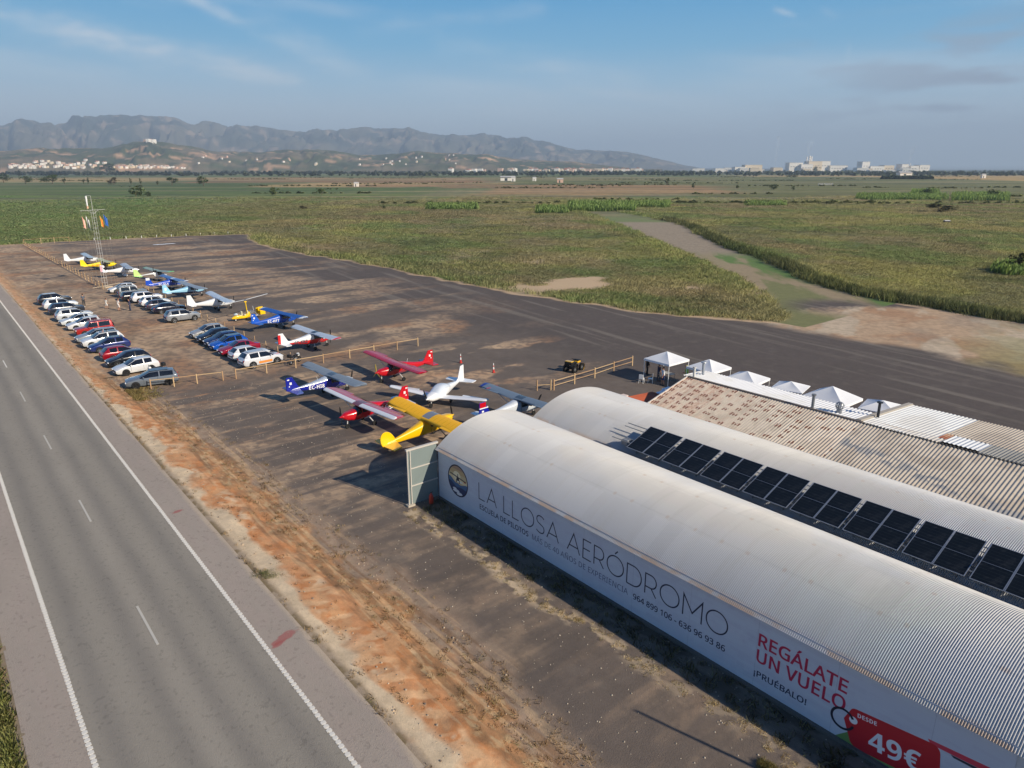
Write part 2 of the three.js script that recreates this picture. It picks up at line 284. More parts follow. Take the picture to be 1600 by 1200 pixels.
struct('road_verge', ...tile(-8, -0.25, -70, 6, 40, 160, 256, 1024, (x, z, o) => { const n = fbm(x * 1.5, z * 1.5, 4), e = ss(-0.9, -0.3, x + (n - 0.5)); o[0] = K.hay[0]; o[1] = K.hay[1]; o[2] = K.hay[2]; mix(o, K.green, 0.55 * ss(0.4, 0.6, n)); mix(o, K.pebble, e * 0.8); mul(o, 0.7 + 0.5 * fbm(x * 5, z * 5, 3)); }, (x, z) => ROAD_Y - 0.03 - 0.5 * ss(-0.4, -3, x) + 0.08 * (fbm(x * 1.2, z * 1.2, 3) - 0.5)));

// fields: each [sideways from, to, onward from, to, colour, strength]
const F = (x0, x1, y0, y1, c, s = 1) => { const d1 = EYE * 1160 / (y0 - 263), d0 = EYE * 1160 / (y1 - 263), m = (d0 + d1) / 2; return [(x0 - 800) / 1110 * m, (x1 - 800) / 1110 * m, d0, d1, c, s]; };
const FIELDS = [
  F(-300, 330, 272, 277, C(76, 92, 58)), F(-300, 330, 277, 283, C(150, 138, 104)), F(330, 760, 276.5, 281, C(140, 120, 92)), F(330, 760, 281, 284.5, C(128, 104, 80)), F(430, 800, 284.5, 287.5, C(158, 140, 106)), F(560, 800, 287.5, 291, C(142, 118, 94)), F(330, 560, 287.5, 291, C(150, 136, 100)),
  F(-300, 430, 284.5, 296, C(72, 92, 50)), F(-300, 700, 291, 303, C(80, 102, 56)), F(-300, 330, 303, 326, C(86, 114, 56)), F(240, 480, 325, 332, C(124, 108, 78), 0.8), F(-300, 420, 332, 352, C(88, 120, 56)), F(330, 800, 303, 325, C(104, 118, 66)),
  F(330, 1100, 270, 276, C(96, 110, 66)), F(760, 1110, 276, 281, C(112, 112, 76)), F(700, 1110, 287, 292.5, C(136, 112, 86)), F(760, 1140, 292.5, 303, C(142, 120, 96)), F(800, 1180, 281, 287, C(104, 108, 72)),
  F(1100, 2100, 270, 273, C(100, 104, 74)), F(1150, 2100, 273.6, 275.4, C(178, 160, 122)), F(1440, 2100, 275.4, 283, C(172, 150, 104)), F(1100, 1440, 276, 285, C(112, 114, 80)), F(1100, 2100, 285, 300, C(108, 110, 74)), F(1100, 2100, 300, 322, C(100, 102, 64)), F(1330, 1560, 331.5, 336, C(152, 130, 98)), F(900, 1100, 305, 312, C(96, 118, 60)), F(700, 1000, 303, 330, C(112, 108, 70)),
];
function fieldColour(v, d, o) {
  const n = fbm(v * 0.006 + 3, d * 0.003 + 9, 4), b = fbm(v * 0.03 + 7, d * 0.012, 4), s = fbm(v * 0.004 + 50, d * 0.022 + 5, 4);
  o[0] = K.olive[0]; o[1] = K.olive[1]; o[2] = K.olive[2];
  mix(o, K.green, 0.6 * ss(0.45, 0.6, n)); mix(o, K.brown, 0.7 * ss(0.5, 0.62, s)); mix(o, C(70, 84, 52), 0.75 * ss(1500, 1900, d + 300 * (n - 0.5)));
  for (const [a0, a1, d0, d1, c, k] of FIELDS) {
    const w = (a1 - a0) * 0.05, g = (d1 - d0) * 0.12, vj = v + (b - 0.5) * w * 2.5, dj = d + (b - 0.5) * g * 3 + (n - 0.5) * g * 2;
    const m = ss(a0 - w, a0 + w, vj) * ss(a1 + w, a1 - w, vj) * ss(d0 - g, d0 + g, dj) * ss(d1 + g, d1 - g, dj);
    if (m > 0) { const gr = c[1] > c[0] ? [1.08, 1.04, 0.52] : [1.45, 1.22, 0.85]; mix(o, [c[0] * gr[0], c[1] * gr[1], c[2] * gr[2]], m * k * 0.97); }
  }
  const nr = 0.3 + 0.7 * ss(700, 450, d);
  mix(o, K.deep, nr * 0.45 * ss(0.55, 0.66, fbm(v * 0.012 + 4, d * 0.03 + 2, 4))); mix(o, K.lime, nr * 0.3 * ss(0.54, 0.66, fbm(v * 0.02 + 24, d * 0.02 + 2, 4)));
  mix(o, K.brown, nr * 0.45 * ss(0.52, 0.64, fbm(v * 0.016 + 94, d * 0.035 + 2, 4)));
  mix(o, C(62, 74, 40), 0.7 * ss(0.6, 0.66, fbm(v * 0.0035 + 9, d * 0.045 + 0.004 * v, 3))); mix(o, C(176, 156, 116), 0.5 * ss(0.64, 0.7, fbm(v * 0.003 + 39, d * 0.05 - 0.006 * v, 3)));
  mul(o, 0.72 + 0.56 * fbm(v * 0.25, d * 0.06 + 3, 4));
}
struct('marsh', ...tile(-430, 430, 110, 640, 60, 40, 1700, 1100, (v, d, o) => { fieldColour(v, d, o); const c = [0, 0, 0], p = VD(v, d); marshColour(p[0], p[1], c); mix(o, c, 0.75 * ss(520, 260, d + 120 * (fbm(v * 0.01, d * 0.01, 3) - 0.5))); }, () => -0.12, VD));
struct('plain', ...tile(-2600, 2600, -300, 4600, 40, 40, 1800, 1700, fieldColour, () => -0.4, VD));
{
  const g = new THREE.RingGeometry(10, 14000, 96, 24).rotateX(-Math.PI / 2).translate(0, -1.2, 0);
  struct('plain', g, new THREE.MeshStandardMaterial({ color: new THREE.Color().setRGB(...C(84, 94, 66)), roughness: 1, side: THREE.DoubleSide }));
}

// ---------- the road ----------
function roadColour(x, z, o) {
  const n = fbm(x * 0.9 + 3, z * 0.25, 4), f = fbm(x * 6, z * 6, 3), h = vn(x * 45, z * 45), L = 1.41, R = 8.27;
  const lane = ss(L - 0.05, L + 0.1, x) * ss(R + 0.05, R - 0.1, x);
  const sh = C(166, 153, 140), ln = C(151, 143, 130); for (let k = 0; k < 3; k++) o[k] = lerp(sh[k], ln[k], lane);
  if (lane > 0.5) for (const c of [2.25, 4.0, 5.6, 7.35]) mix(o, C(126, 120, 112), 0.6 * Math.exp(-(((x - c + 0.3 * (n - 0.5)) / 0.42) ** 2)));
  mix(o, C(166, 157, 143), 0.35 * Math.exp(-(((x - 4.8) / 0.5) ** 2)) * lane);
  mix(o, C(170, 154, 142), (1 - lane) * 0.4 * ss(0.45, 0.7, fbm(x * 3, z * 0.7 + 5, 4)));
  mix(o, K.cream, 0.4 * ss(9.75, 10.05, x + (n - 0.5) * 0.5));
  mul(o, 0.88 + 0.12 * n + 0.08 * f + 0.06 * h);
  mul(o, 1 - 0.16 * ss(0.7, 0.78, fbm(x * 7.5, z * 7.5 + 40, 2)));
}
const stain = (x, z, o) => { // red paint spilt on the shoulder
  for (const [sx, sz, w, l] of [[9.2, -26.6, 0.85, 0.3], [8.75, -26.3, 0.5, 0.16], [9.05, -42.1, 0.45, 0.16]]) { const q = Math.hypot((x - sx) / w, (z - sz + (x - sx) * 0.3) / l) + 1.1 * (fbm(x * 3.1, z * 4, 4) - 0.5); mix(o, C(164, 84, 80), 0.7 * ss(1.0, 0.55, q)); }
};
const roadY = x => ROAD_Y + 0.05 - 0.012 * Math.abs(x - 4.8);
struct('road', ...tile(-0.35, XR, -78, 8, 20, 40, 640, 2048, (x, z, o) => { roadColour(x, z, o); stain(x, z, o); }, (x) => roadY(x)));
struct('road', ...tile(-0.35, XR, -800, -78, 20, 60, 256, 2048, roadColour, (x) => roadY(x)));
{
  const edge = [], r = rng(4);
  for (const x of [1.41, 8.27]) {
    for (let z = -6; z > -150; z -= 0.24) edge.push(box(0.175 + 0.02 * r(), 0.012, 0.15, x + (r() - 0.5) * 0.012, roadY(x) + 0.008, z));
    edge.push(box(0.11, 0.008, 150, x, roadY(x) + 0.004, -75), box(0.15, 0.012, 500, x, roadY(x) + 0.008, -400));
  }
  const paintM = new THREE.MeshStandardMaterial({ color: new THREE.Color().setRGB(...C(226, 220, 208)), roughness: 0.8 });
  struct('edge_line', edge, paintM);
  for (let k = 0; k < 30; k++) { const z = -31.3 - k * 14.3; struct('lane_dash', box(0.1, 0.008, 3.6, 4.78, roadY(4.78) + 0.006, z), k < 4 ? paint(196, 190, 178, 0.85) : paintM); }
}

// ---------- hills ----------
function hillPoint(profile, r0, r1, seed, rough, a, t) { // skyline columns and rows -> real heights at their distance
  const r = lerp(r0, r1, t), px = 800 + 1110 * Math.tan(a) * 1.045, crest = 0.93 + 0.14 * fbm(a * 52 + seed * 5, seed, 5), H = EYE + (263 - pl(profile, px)) / 1212 * Math.cos(a) * (r0 + (r1 - r0) * 0.62) * crest;
  const sn = Math.sin(Math.PI * clamp(t / 1.24)), env = Math.pow(sn, 0.8) * ss(0, 0.12, t), n = fbm(a * 40 + seed, t * 4 + seed, 5), wp = fbm(a * 16 + 5, t * 3.4 + seed, 3), q = Math.abs(fbm(a * 34 + seed * 3 + 7 * wp, t * 3.2 + 9 + 2.5 * wp, 5) - 0.5) * 2.6;
  const y = Math.max(-6, H * env * (1 - rough * 1.3 * q * (1 - Math.pow(sn, 6) * 0.85)) + H * rough * 0.25 * (n - 0.5) * env) - 3, d = VD(r * Math.sin(a), r * Math.cos(a)); return V(d[0], y, d[1]);
}
function ridge(name, profile, r0, r1, a0, a1, na, nr, colour, seed, rough) {
  const P = (i, j) => hillPoint(profile, r0, r1, seed, rough, lerp(a0, a1, i / (na - 1)), j / (nr - 1));
  const g = shell(P, na, nr).a, A = g.attributes.position, col = new Float32Array(A.count * 3), o = [0, 0, 0];
  for (let i = 0; i < A.count; i++) { colour(A.getX(i), A.getY(i), A.getZ(i), g.attributes.normal.getY(i), o); col.set(o, i * 3); }
  g.setAttribute('color', new THREE.BufferAttribute(col, 3));
  const m = new THREE.Mesh(g, new THREE.MeshStandardMaterial({ vertexColors: true, roughness: 1, side: THREE.DoubleSide }));
  m.name = numbered(name); m.userData.kind = 'structure'; m.castShadow = m.receiveShadow = true; scene.add(m);
}
const FAR = [[-700, 205], [-300, 196], [0, 193], [50, 188], [100, 190], [130, 184], [160, 185], [190, 181], [250, 182], [290, 187], [310, 195], [350, 191], [400, 199], [430, 204], [520, 203], [600, 200], [625, 206], [640, 203], [680, 207], [715, 211], [740, 212], [757, 206], [790, 216], [815, 213], [850, 222], [900, 233], [960, 236], [1000, 240], [1030, 247], [1060, 256], [1100, 263], [2400, 266]];
const NEAR = [[-700, 240], [0, 236], [60, 232], [130, 232], [180, 230], [215, 222], [240, 219], [260, 222], [300, 230], [350, 235], [400, 238], [450, 234], [500, 233], [530, 236], [560, 242], [620, 240], [650, 236], [700, 238], [760, 240], [800, 248], [850, 250], [900, 252], [950, 258], [1000, 263], [2400, 266]];
ridge('mountains', FAR, 8200, 13500, -0.75, 0.35, 420, 50, (x, y, z, n, o) => { const q = fbm(x * 0.0016, z * 0.0016, 5), s = fbm(x * 0.006 + 4, z * 0.006, 4); const f = C(54, 64, 58); o[0] = f[0]; o[1] = f[1]; o[2] = f[2]; mix(o, C(104, 98, 82), 0.8 * ss(0.42, 0.62, q)); mix(o, C(176, 150, 126), 0.6 * ss(0.62, 0.7, s)); }, 3, 0.5);
ridge('foothills', NEAR, 3600, 6200, -0.75, 0.2, 420, 44, (x, y, z, n, o) => { const q = fbm(x * 0.004, z * 0.004, 5), s = fbm(x * 0.009 + 4, z * 0.009, 4), h = fbm(x * 0.03, z * 0.03, 3); o[0] = K.deep[0]; o[1] = K.deep[1]; o[2] = K.deep[2]; mix(o, C(58, 66, 40), 0.6); mix(o, C(122, 108, 82), 0.8 * ss(0.46, 0.62, q)); mix(o, C(196, 156, 120), 0.8 * ss(0.63, 0.69, s)); mul(o, 0.55 + 0.9 * h); }, 8, 0.36);
// ---------- hangars ----------
const H1 = { cx: 26.6, cy: -1.39, r: 6.24, x0: 22.6, x1: 30.6 }, H2 = { cx: 34.6, cy: -2.44, r: 7.27, x0: 30.45, x1: 38.9 }, ZF = -34.6, ZB = 7;
function sheetNoise(w, h, fn) { return tex(w, h, fn); }
function arcRoof(A, map, lip) { // corrugated sheets bent over the arc, waves across the ridge
  const a0 = Math.atan2(A.x0 - A.cx - lip, Math.sqrt(A.r ** 2 - (A.x0 - A.cx - lip) ** 2)), a1 = -a0, pitch = 0.08, per = 8, nz = Math.round((ZB - ZF) / pitch) * per, na = 22, pos = [], uv = [], nor = [], idx = [];
  for (let i = 0; i <= nz; i++) for (let j = 0; j <= na; j++) {
    const z = ZF - 0.06 + i * pitch / per, ph = i / per * 2 * Math.PI, w = 0.018 * Math.cos(ph), a = lerp(a0, a1, j / na), dw = -0.018 * Math.sin(ph) * 2 * Math.PI / pitch;
    pos.push(A.cx + (A.r + w) * Math.sin(a), A.cy + (A.r + w) * Math.cos(a), z); uv.push(j / na, i / nz);
    const n = V(Math.sin(a), Math.cos(a), -dw).normalize(); nor.push(n.x, n.y, n.z);
  }
  for (let i = 0; i < nz; i++) for (let j = 0; j < na; j++) { const q = i * (na + 1) + j; idx.push(q, q + na + 1, q + na + 2, q, q + na + 2, q + 1); }
  const g = new THREE.BufferGeometry(); g.setAttribute('position', new THREE.Float32BufferAttribute(pos, 3)); g.setAttribute('normal', new THREE.Float32BufferAttribute(nor, 3)); g.setAttribute('uv', new THREE.Float32BufferAttribute(uv, 2)); g.setIndex(idx);
  return [g, new THREE.MeshStandardMaterial({ map, roughness: 0.72, side: THREE.DoubleSide })];
}
const roofMap = seed => tex(512, 2048, (u, v, o) => {
  const z = v * 41.6, x = u * 9, n = fbm(x * 0.5 + seed, z * 0.35, 5), s = fbm(x * 0.35 + seed * 2, z * 5, 3), t = fbm(x * 0.25 + 4, z * 0.14 + seed, 4);
  const c = C(183, 184, 186); o[0] = c[0]; o[1] = c[1]; o[2] = c[2];
  mix(o, C(186, 183, 179), 0.6 * ss(0.42, 0.7, n)); mix(o, C(204, 200, 192), 0.35 * ss(0.5, 0.68, t)); mix(o, C(178, 176, 172), 0.3 * ss(0.58, 0.78, s));
  const sheet = Math.floor(z / 0.83 + Math.floor(u * 4) * 0.31); mul(o, 0.96 + 0.08 * hsh(sheet, Math.floor(u * 4)));
  const lap = Math.min(...[0.27, 0.52, 0.76].map(q => Math.abs(u - q))); if (lap < 0.0035) mul(o, 0.93); if (lap < 0.012 && hsh(Math.floor(z / 0.156), 9) > 0.9) mix(o, C(168, 138, 112), 0.3);
  const edge = Math.max(ss(0.05, 0.0, u), ss(0.95, 1, u)); mix(o, C(188, 156, 126), edge * 0.75 * ss(0.35, 0.6, fbm(x * 2, z * 1.6, 3)));
});
function arcEnd(A, y0, z, t) { const s = new THREE.Shape(), n = 24, w = A.x1 - 0.06 - A.cx; s.moveTo(-w, y0); for (let i = 0; i <= n; i++) { const x = lerp(-w, w, i / n); s.lineTo(x, A.cy + Math.sqrt((A.r - 0.03) ** 2 - x * x)); } s.lineTo(w, y0); return new THREE.ExtrudeGeometry(s, { depth: t, bevelEnabled: false }).translate(A.cx, 0, z); }

// the printed banner on the road side of the first hangar
const fontFace = (w, px) => `${w} ${px}px sans-serif`;
function bannerTexture(za, zb) {
  const S = 2048 / (zb - za), W = 2048, Hh = Math.round(3.5 * S), cv = document.createElement('canvas'); cv.width = W; cv.height = Hh; const g = cv.getContext('2d');
  const X = z => (z - za) * S, Y = y => (3.45 - y) * S;
  g.fillStyle = '#c2cad6'; g.fillRect(0, 0, W, Hh);
  const rr = rng(za * 7 + 99); for (let i = 0; i < 260; i++) { g.fillStyle = rr() > 0.5 ? 'rgba(174,184,199,0.18)' : 'rgba(206,213,223,0.2)'; const w = 20 + rr() * 160; g.fillRect(rr() * W, rr() * Hh, w, 4 + rr() * 30); }
  for (let z = -34.6; z < 0; z += 3.2) { g.fillStyle = 'rgba(96,106,124,0.35)'; g.fillRect(X(z), 0, 1.5, Hh); }
  const fit = (t, z0, z1, y, h, col, wt = 0) => { g.font = fontFace('normal', 100); const m = g.measureText(t); g.save(); g.translate(X(z0), Y(y)); g.scale((z1 - z0) * S / m.width, h * S / 72); g.fillStyle = g.strokeStyle = col; g.fillText(t, 0, 0); if (wt) { g.lineWidth = wt; g.lineJoin = 'miter'; g.strokeText(t, 0, 0); } g.restore(); };
  // thin geometric capitals drawn as strokes in a unit box
  const GL = { L: [0.52, p => { p.moveTo(0, 1); p.lineTo(0, 0); p.lineTo(0.52, 0); }], A: [0.86, p => { p.moveTo(0, 0); p.lineTo(0.43, 1); p.lineTo(0.86, 0); p.moveTo(0.13, 0.3); p.lineTo(0.73, 0.3); }], O: [1, p => p.ellipse(0.5, 0.5, 0.5, 0.5, 0, 0, 7)], S: [0.58, p => { p.moveTo(0.56, 0.87); p.bezierCurveTo(0.42, 1.03, 0.02, 1.04, 0.02, 0.75); p.bezierCurveTo(0.02, 0.42, 0.58, 0.6, 0.58, 0.26); p.bezierCurveTo(0.58, -0.06, 0.14, -0.03, 0, 0.13); }], E: [0.52, p => { p.moveTo(0.52, 1); p.lineTo(0, 1); p.lineTo(0, 0); p.lineTo(0.54, 0); p.moveTo(0, 0.52); p.lineTo(0.46, 0.52); }], R: [0.62, p => { p.moveTo(0, 0); p.lineTo(0, 1); p.lineTo(0.28, 1); p.bezierCurveTo(0.72, 1, 0.72, 0.36, 0.28, 0.36); p.lineTo(0, 0.36); p.moveTo(0.34, 0.36); p.lineTo(0.62, 0); }], D: [0.84, p => { p.moveTo(0, 0); p.lineTo(0, 1); p.lineTo(0.34, 1); p.bezierCurveTo(1, 1, 1, 0, 0.34, 0); p.lineTo(0, 0); }], M: [0.94, p => { p.moveTo(0, 0); p.lineTo(0, 1); p.lineTo(0.47, 0.28); p.lineTo(0.94, 1); p.lineTo(0.94, 0); }] };
  const word = (t, z0, z1, y, h, col, lw) => {
    let w = 0; const gap = 0.22; for (const c of t) w += c === ' ' ? 0.42 : (GL[c === 'Ó' ? 'O' : c][0] + gap); w -= gap;
    const k = (z1 - z0) / (w * h); let x = 0; g.strokeStyle = col; g.lineWidth = lw * S; g.lineJoin = 'miter'; g.lineCap = 'butt';
    for (const c of t) { if (c === ' ') { x += 0.42; continue; } const q = GL[c === 'Ó' ? 'O' : c]; g.save(); g.translate(X(z0 + x * h * k), Y(y)); g.scale(h * k * S, -h * S); g.beginPath(); q[1](g); if (c === 'Ó') { g.moveTo(0.46, 1.12); g.lineTo(0.62, 1.3); } g.restore(); g.stroke(); x += q[0] + gap; }
  };
  word('LA LLOSA AERÓDROMO', -30.38, -13.55, 1.5, 1.03, '#1b2440', 0.062);
  fit('ESCUELA DE PILOTOS', -30.36, -25.95, 0.86, 0.31, '#28304c', 3.5); fit('MÁS DE 40 AÑOS DE EXPERIENCIA', -25.7, -18.85, 0.86, 0.31, '#59617c'); fit('964 899 106 - 636 96 93 86', -18.55, -13.55, 0.84, 0.29, '#28304c', 3.5);
  fit('REGÁLATE', -12.22, -8.57, 2.02, 0.56, '#b01e48', 3.5); fit('UN VUELO', -12.22, -8.55, 1.28, 0.56, '#b01e48', 3.5); fit('¡PRUÉBALO!', -12.22, -9.95, 0.6, 0.27, '#28304c', 3.5);
  // round emblem: light aircraft over hills at sunset
  g.save(); g.translate(X(-32.5), Y(1.87)); g.scale(S, -S); g.beginPath(); g.arc(0, 0, 1.04, 0, 7); g.fillStyle = '#14183a'; g.fill(); g.beginPath(); g.arc(0, 0, 0.95, 0, 7); g.clip();
  const band = (y0, y1, c) => { g.fillStyle = c; g.fillRect(-1.1, y0, 2.2, y1 - y0); };
  band(-1, 1, '#c9b68c'); band(0.45, 1, '#c0a57a'); band(0.72, 1, '#a98a70'); band(-0.1, 0.2, '#e2cfa2'); g.fillStyle = '#efe2bd'; g.beginPath(); g.ellipse(-0.1, 0.3, 0.38, 0.3, 0, 0, 7); g.fill();
  g.fillStyle = '#3f6690'; g.beginPath(); g.moveTo(-1, 0.1); g.bezierCurveTo(-0.6, 0.2, -0.4, -0.3, 0, -0.15); g.bezierCurveTo(0.4, -0.35, 0.6, 0, 1, -0.05); g.lineTo(1, -1); g.lineTo(-1, -1); g.fill();
  g.fillStyle = '#1d3560'; g.beginPath(); g.moveTo(-1, -0.2); g.bezierCurveTo(-0.5, -0.1, -0.3, -0.6, 0.1, -0.4); g.bezierCurveTo(0.5, -0.3, 0.7, -0.5, 1, -0.35); g.lineTo(1, -1); g.lineTo(-1, -1); g.fill();
  g.fillStyle = '#d8dce0'; for (const [ex, ey, ea, eb] of [[-0.2, -0.72, 0.34, 0.1], [0.15, -0.85, 0.3, 0.12], [-0.35, -0.6, 0.2, 0.06], [0.2, -0.02, 0.3, 0.05]]) { g.beginPath(); g.ellipse(ex, ey, ea, eb, 0.1, 0, 7); g.fill(); }
  g.fillStyle = '#1a1c30'; g.beginPath(); g.ellipse(0, 0.12, 0.14, 0.13, 0, 0, 7); g.fill(); g.save(); g.rotate(-0.1); g.fillRect(-0.82, 0.2, 1.64, 0.07); g.restore(); g.fillRect(-0.03, 0.1, 0.06, 0.35); g.fillRect(-0.18, -0.14, 0.07, 0.2); g.fillRect(0.12, -0.14, 0.07, 0.2); g.fillStyle = '#c4572f'; g.fillRect(0.62, 0.08, 0.18, 0.06);
  g.restore();
  // price tag on a key ring
  g.fillStyle = '#6d8f52'; g.beginPath(); g.moveTo(X(-8.9), Y(-0.05)); g.lineTo(X(-8.35), Y(0.55)); g.lineTo(X(-3), Y(0.9)); g.lineTo(X(-3), Y(-0.05)); g.fill();
  g.fillStyle = '#cf3f55'; g.beginPath(); g.moveTo(X(-5.9), Y(2.05)); g.lineTo(X(-1.5), Y(2.5)); g.lineTo(X(-1.5), Y(2.2)); g.lineTo(X(-5.8), Y(1.9)); g.fill(); g.fillStyle = '#2a3344'; g.beginPath(); g.moveTo(X(-5.2), Y(1.93)); g.lineTo(X(-1.5), Y(2.2)); g.lineTo(X(-1.5), Y(2.0)); g.lineTo(X(-5.1), Y(1.86)); g.fill();
  g.save(); g.translate(X(-8.45), Y(1.0)); g.rotate(-0.13); const q = v => v * S;
  g.fillStyle = '#c01f2e'; g.beginPath(); g.moveTo(q(-0.12), q(-0.02)); g.lineTo(q(0.14), q(-0.5)); g.quadraticCurveTo(q(0.2), q(-0.6), q(0.34), q(-0.6)); g.lineTo(q(2.75), q(-0.6)); g.quadraticCurveTo(q(3.05), q(-0.6), q(3.05), q(-0.3)); g.lineTo(q(3.05), q(0.7)); g.quadraticCurveTo(q(3.05), q(1), q(2.75), q(1)); g.lineTo(q(0.5), q(1)); g.quadraticCurveTo(q(0.2), q(1), q(0.1), q(0.8)); g.closePath(); g.fill();
  g.fillStyle = '#eceef0'; g.beginPath(); g.arc(q(0.22), q(-0.1), q(0.15), 0, 7); g.fill(); g.strokeStyle = '#151a30'; g.lineWidth = q(0.09); g.beginPath(); g.arc(q(-0.17), q(0.03), q(0.4), 0.35, 5.9); g.stroke();
  g.fillStyle = '#eceef0'; g.font = fontFace('bold', q(0.23)); g.fillText('DESDE', q(0.35), q(-0.3)); g.font = fontFace('bold', q(1.05)); g.fillText('49€', q(0.75), q(0.72)); g.restore();
  const t = new THREE.CanvasTexture(cv); t.colorSpace = THREE.SRGBColorSpace; return t;
}
const facade = (za, zb, y0, y1, x, t) => { // flat panel facing the road, uv over it
  const g = new THREE.PlaneGeometry(zb - za, y1 - y0).rotateY(-Math.PI / 2).translate(x, (y0 + y1) / 2, (za + zb) / 2); return g;
};
{
  const h = thing('hangar', 'long arched hangar nearest the road with white banner wall and lettering', 'hangar');
  obj('roof', ...arcRoof(H1, roofMap(3), 0.14), h);
  const wallM = paint(196, 200, 204, 0.7);
  obj('side_wall', [box(0.16, 3.36, ZB - ZF - 0.3, 22.72, 1.68, (ZF + ZB) / 2)], wallM, h);
  obj('plinth', box(0.3, 0.16, ZB - ZF, 22.62, 0.06, (ZF + ZB) / 2), paint(96, 92, 86, 0.95), h);
  for (const [a, b] of [[-34.55, -19.05], [-19.05, -3.55]]) { const m = new THREE.MeshStandardMaterial({ map: bannerTexture(a, b), roughness: 0.5, side: THREE.DoubleSide }); m.color.setRGB(1, 1, 1); obj('printed_banner', facade(a, b, 0.0, 3.5 - 0.05, 22.612, 0), m, h); }
  obj('printed_banner', box(0.02, 3.4, ZB - 3.4, 22.61, 1.72, (ZB - 3.5) / 2), paint(194, 202, 214, 0.5), h);
  obj('front_wall', arcEnd(H1, 3.1, ZF + 0.02, 0.08), paint(176, 178, 178, 0.7), h);
  obj('rear_wall', arcEnd(H1, 0, ZB - 0.2, 0.08), wallM, h);
  obj('inner_wall', box(0.12, 3.3, ZB - ZF - 0.3, 30.5, 1.65, (ZF + ZB) / 2), wallM, h);
  // sliding door leaf parked outside the opening
  const d = thing('sliding_door', 'grey green corrugated door leaf with pale frame standing out from the hangar corner', 'door', [20.55, 0, -34.78]);
  const rib = []; for (let i = 0; i < 26; i++) rib.push(box(0.045, 3.45, 0.03, 0.12 + i * 0.076, 1.82, 0)); obj('cladding', [box(2.05, 3.5, 0.03, 1.06, 1.82, -0.02), ...rib], paint(138, 150, 148, 0.6), d);
  const fr = paint(196, 190, 180, 0.6); for (const x of [0.03, 0.12]) obj('upright', box(0.06, 3.62, 0.08, x === 0.03 ? -0.06 : 0.14, 1.85, 0.03), fr, d);
  for (const y of [1.3, 2.45]) obj('cross_rail', box(1.95, 0.07, 0.05, 1.1, y, 0.04), fr, d);
  obj('top_rail', box(2.3, 0.12, 0.16, 1.02, 3.7, 0), fr, d); obj('foot_block', box(0.5, 0.12, 0.34, 0.05, 0.05, 0), paint(186, 176, 160, 0.9), d);
  const e = thing('fire_extinguisher', 'red fire extinguisher standing at the foot of the door leaf by the banner wall', 'extinguisher', [21.75, 0, -34.2]);
  obj('cylinder', new THREE.LatheGeometry([[0, 0], [0.13, 0.01], [0.14, 0.05], [0.14, 0.5], [0.1, 0.6], [0.04, 0.66], [0.04, 0.72], [0, 0.72]].map(p => new THREE.Vector2(...p)), 14), paint(196, 60, 40, 0.4), e); obj('handle', [box(0.16, 0.03, 0.03, 0.05, 0.76, 0), rod(V(0.06, 0.7, 0), V(0.17, 0.3, 0.02), 0.015)], M.black, e);
}
{
  const h = thing('hangar', 'second arched hangar behind the first with a row of solar panels on its roof', 'hangar');
  obj('roof', ...arcRoof(H2, roofMap(11), 0), h);
  obj('front_wall', arcEnd(H2, 0, ZF + 0.02, 0.08), paint(170, 172, 172, 0.7), h); obj('rear_wall', arcEnd(H2, 0, ZB - 0.2, 0.08), paint(190, 190, 190, 0.7), h);
  obj('gutter', [box(0.34, 0.04, ZB - ZF, 30.55, 3.3, (ZF + ZB) / 2), box(0.03, 0.14, ZB - ZF, 30.4, 3.36, (ZF + ZB) / 2)], paint(90, 88, 86, 0.8), h);
}
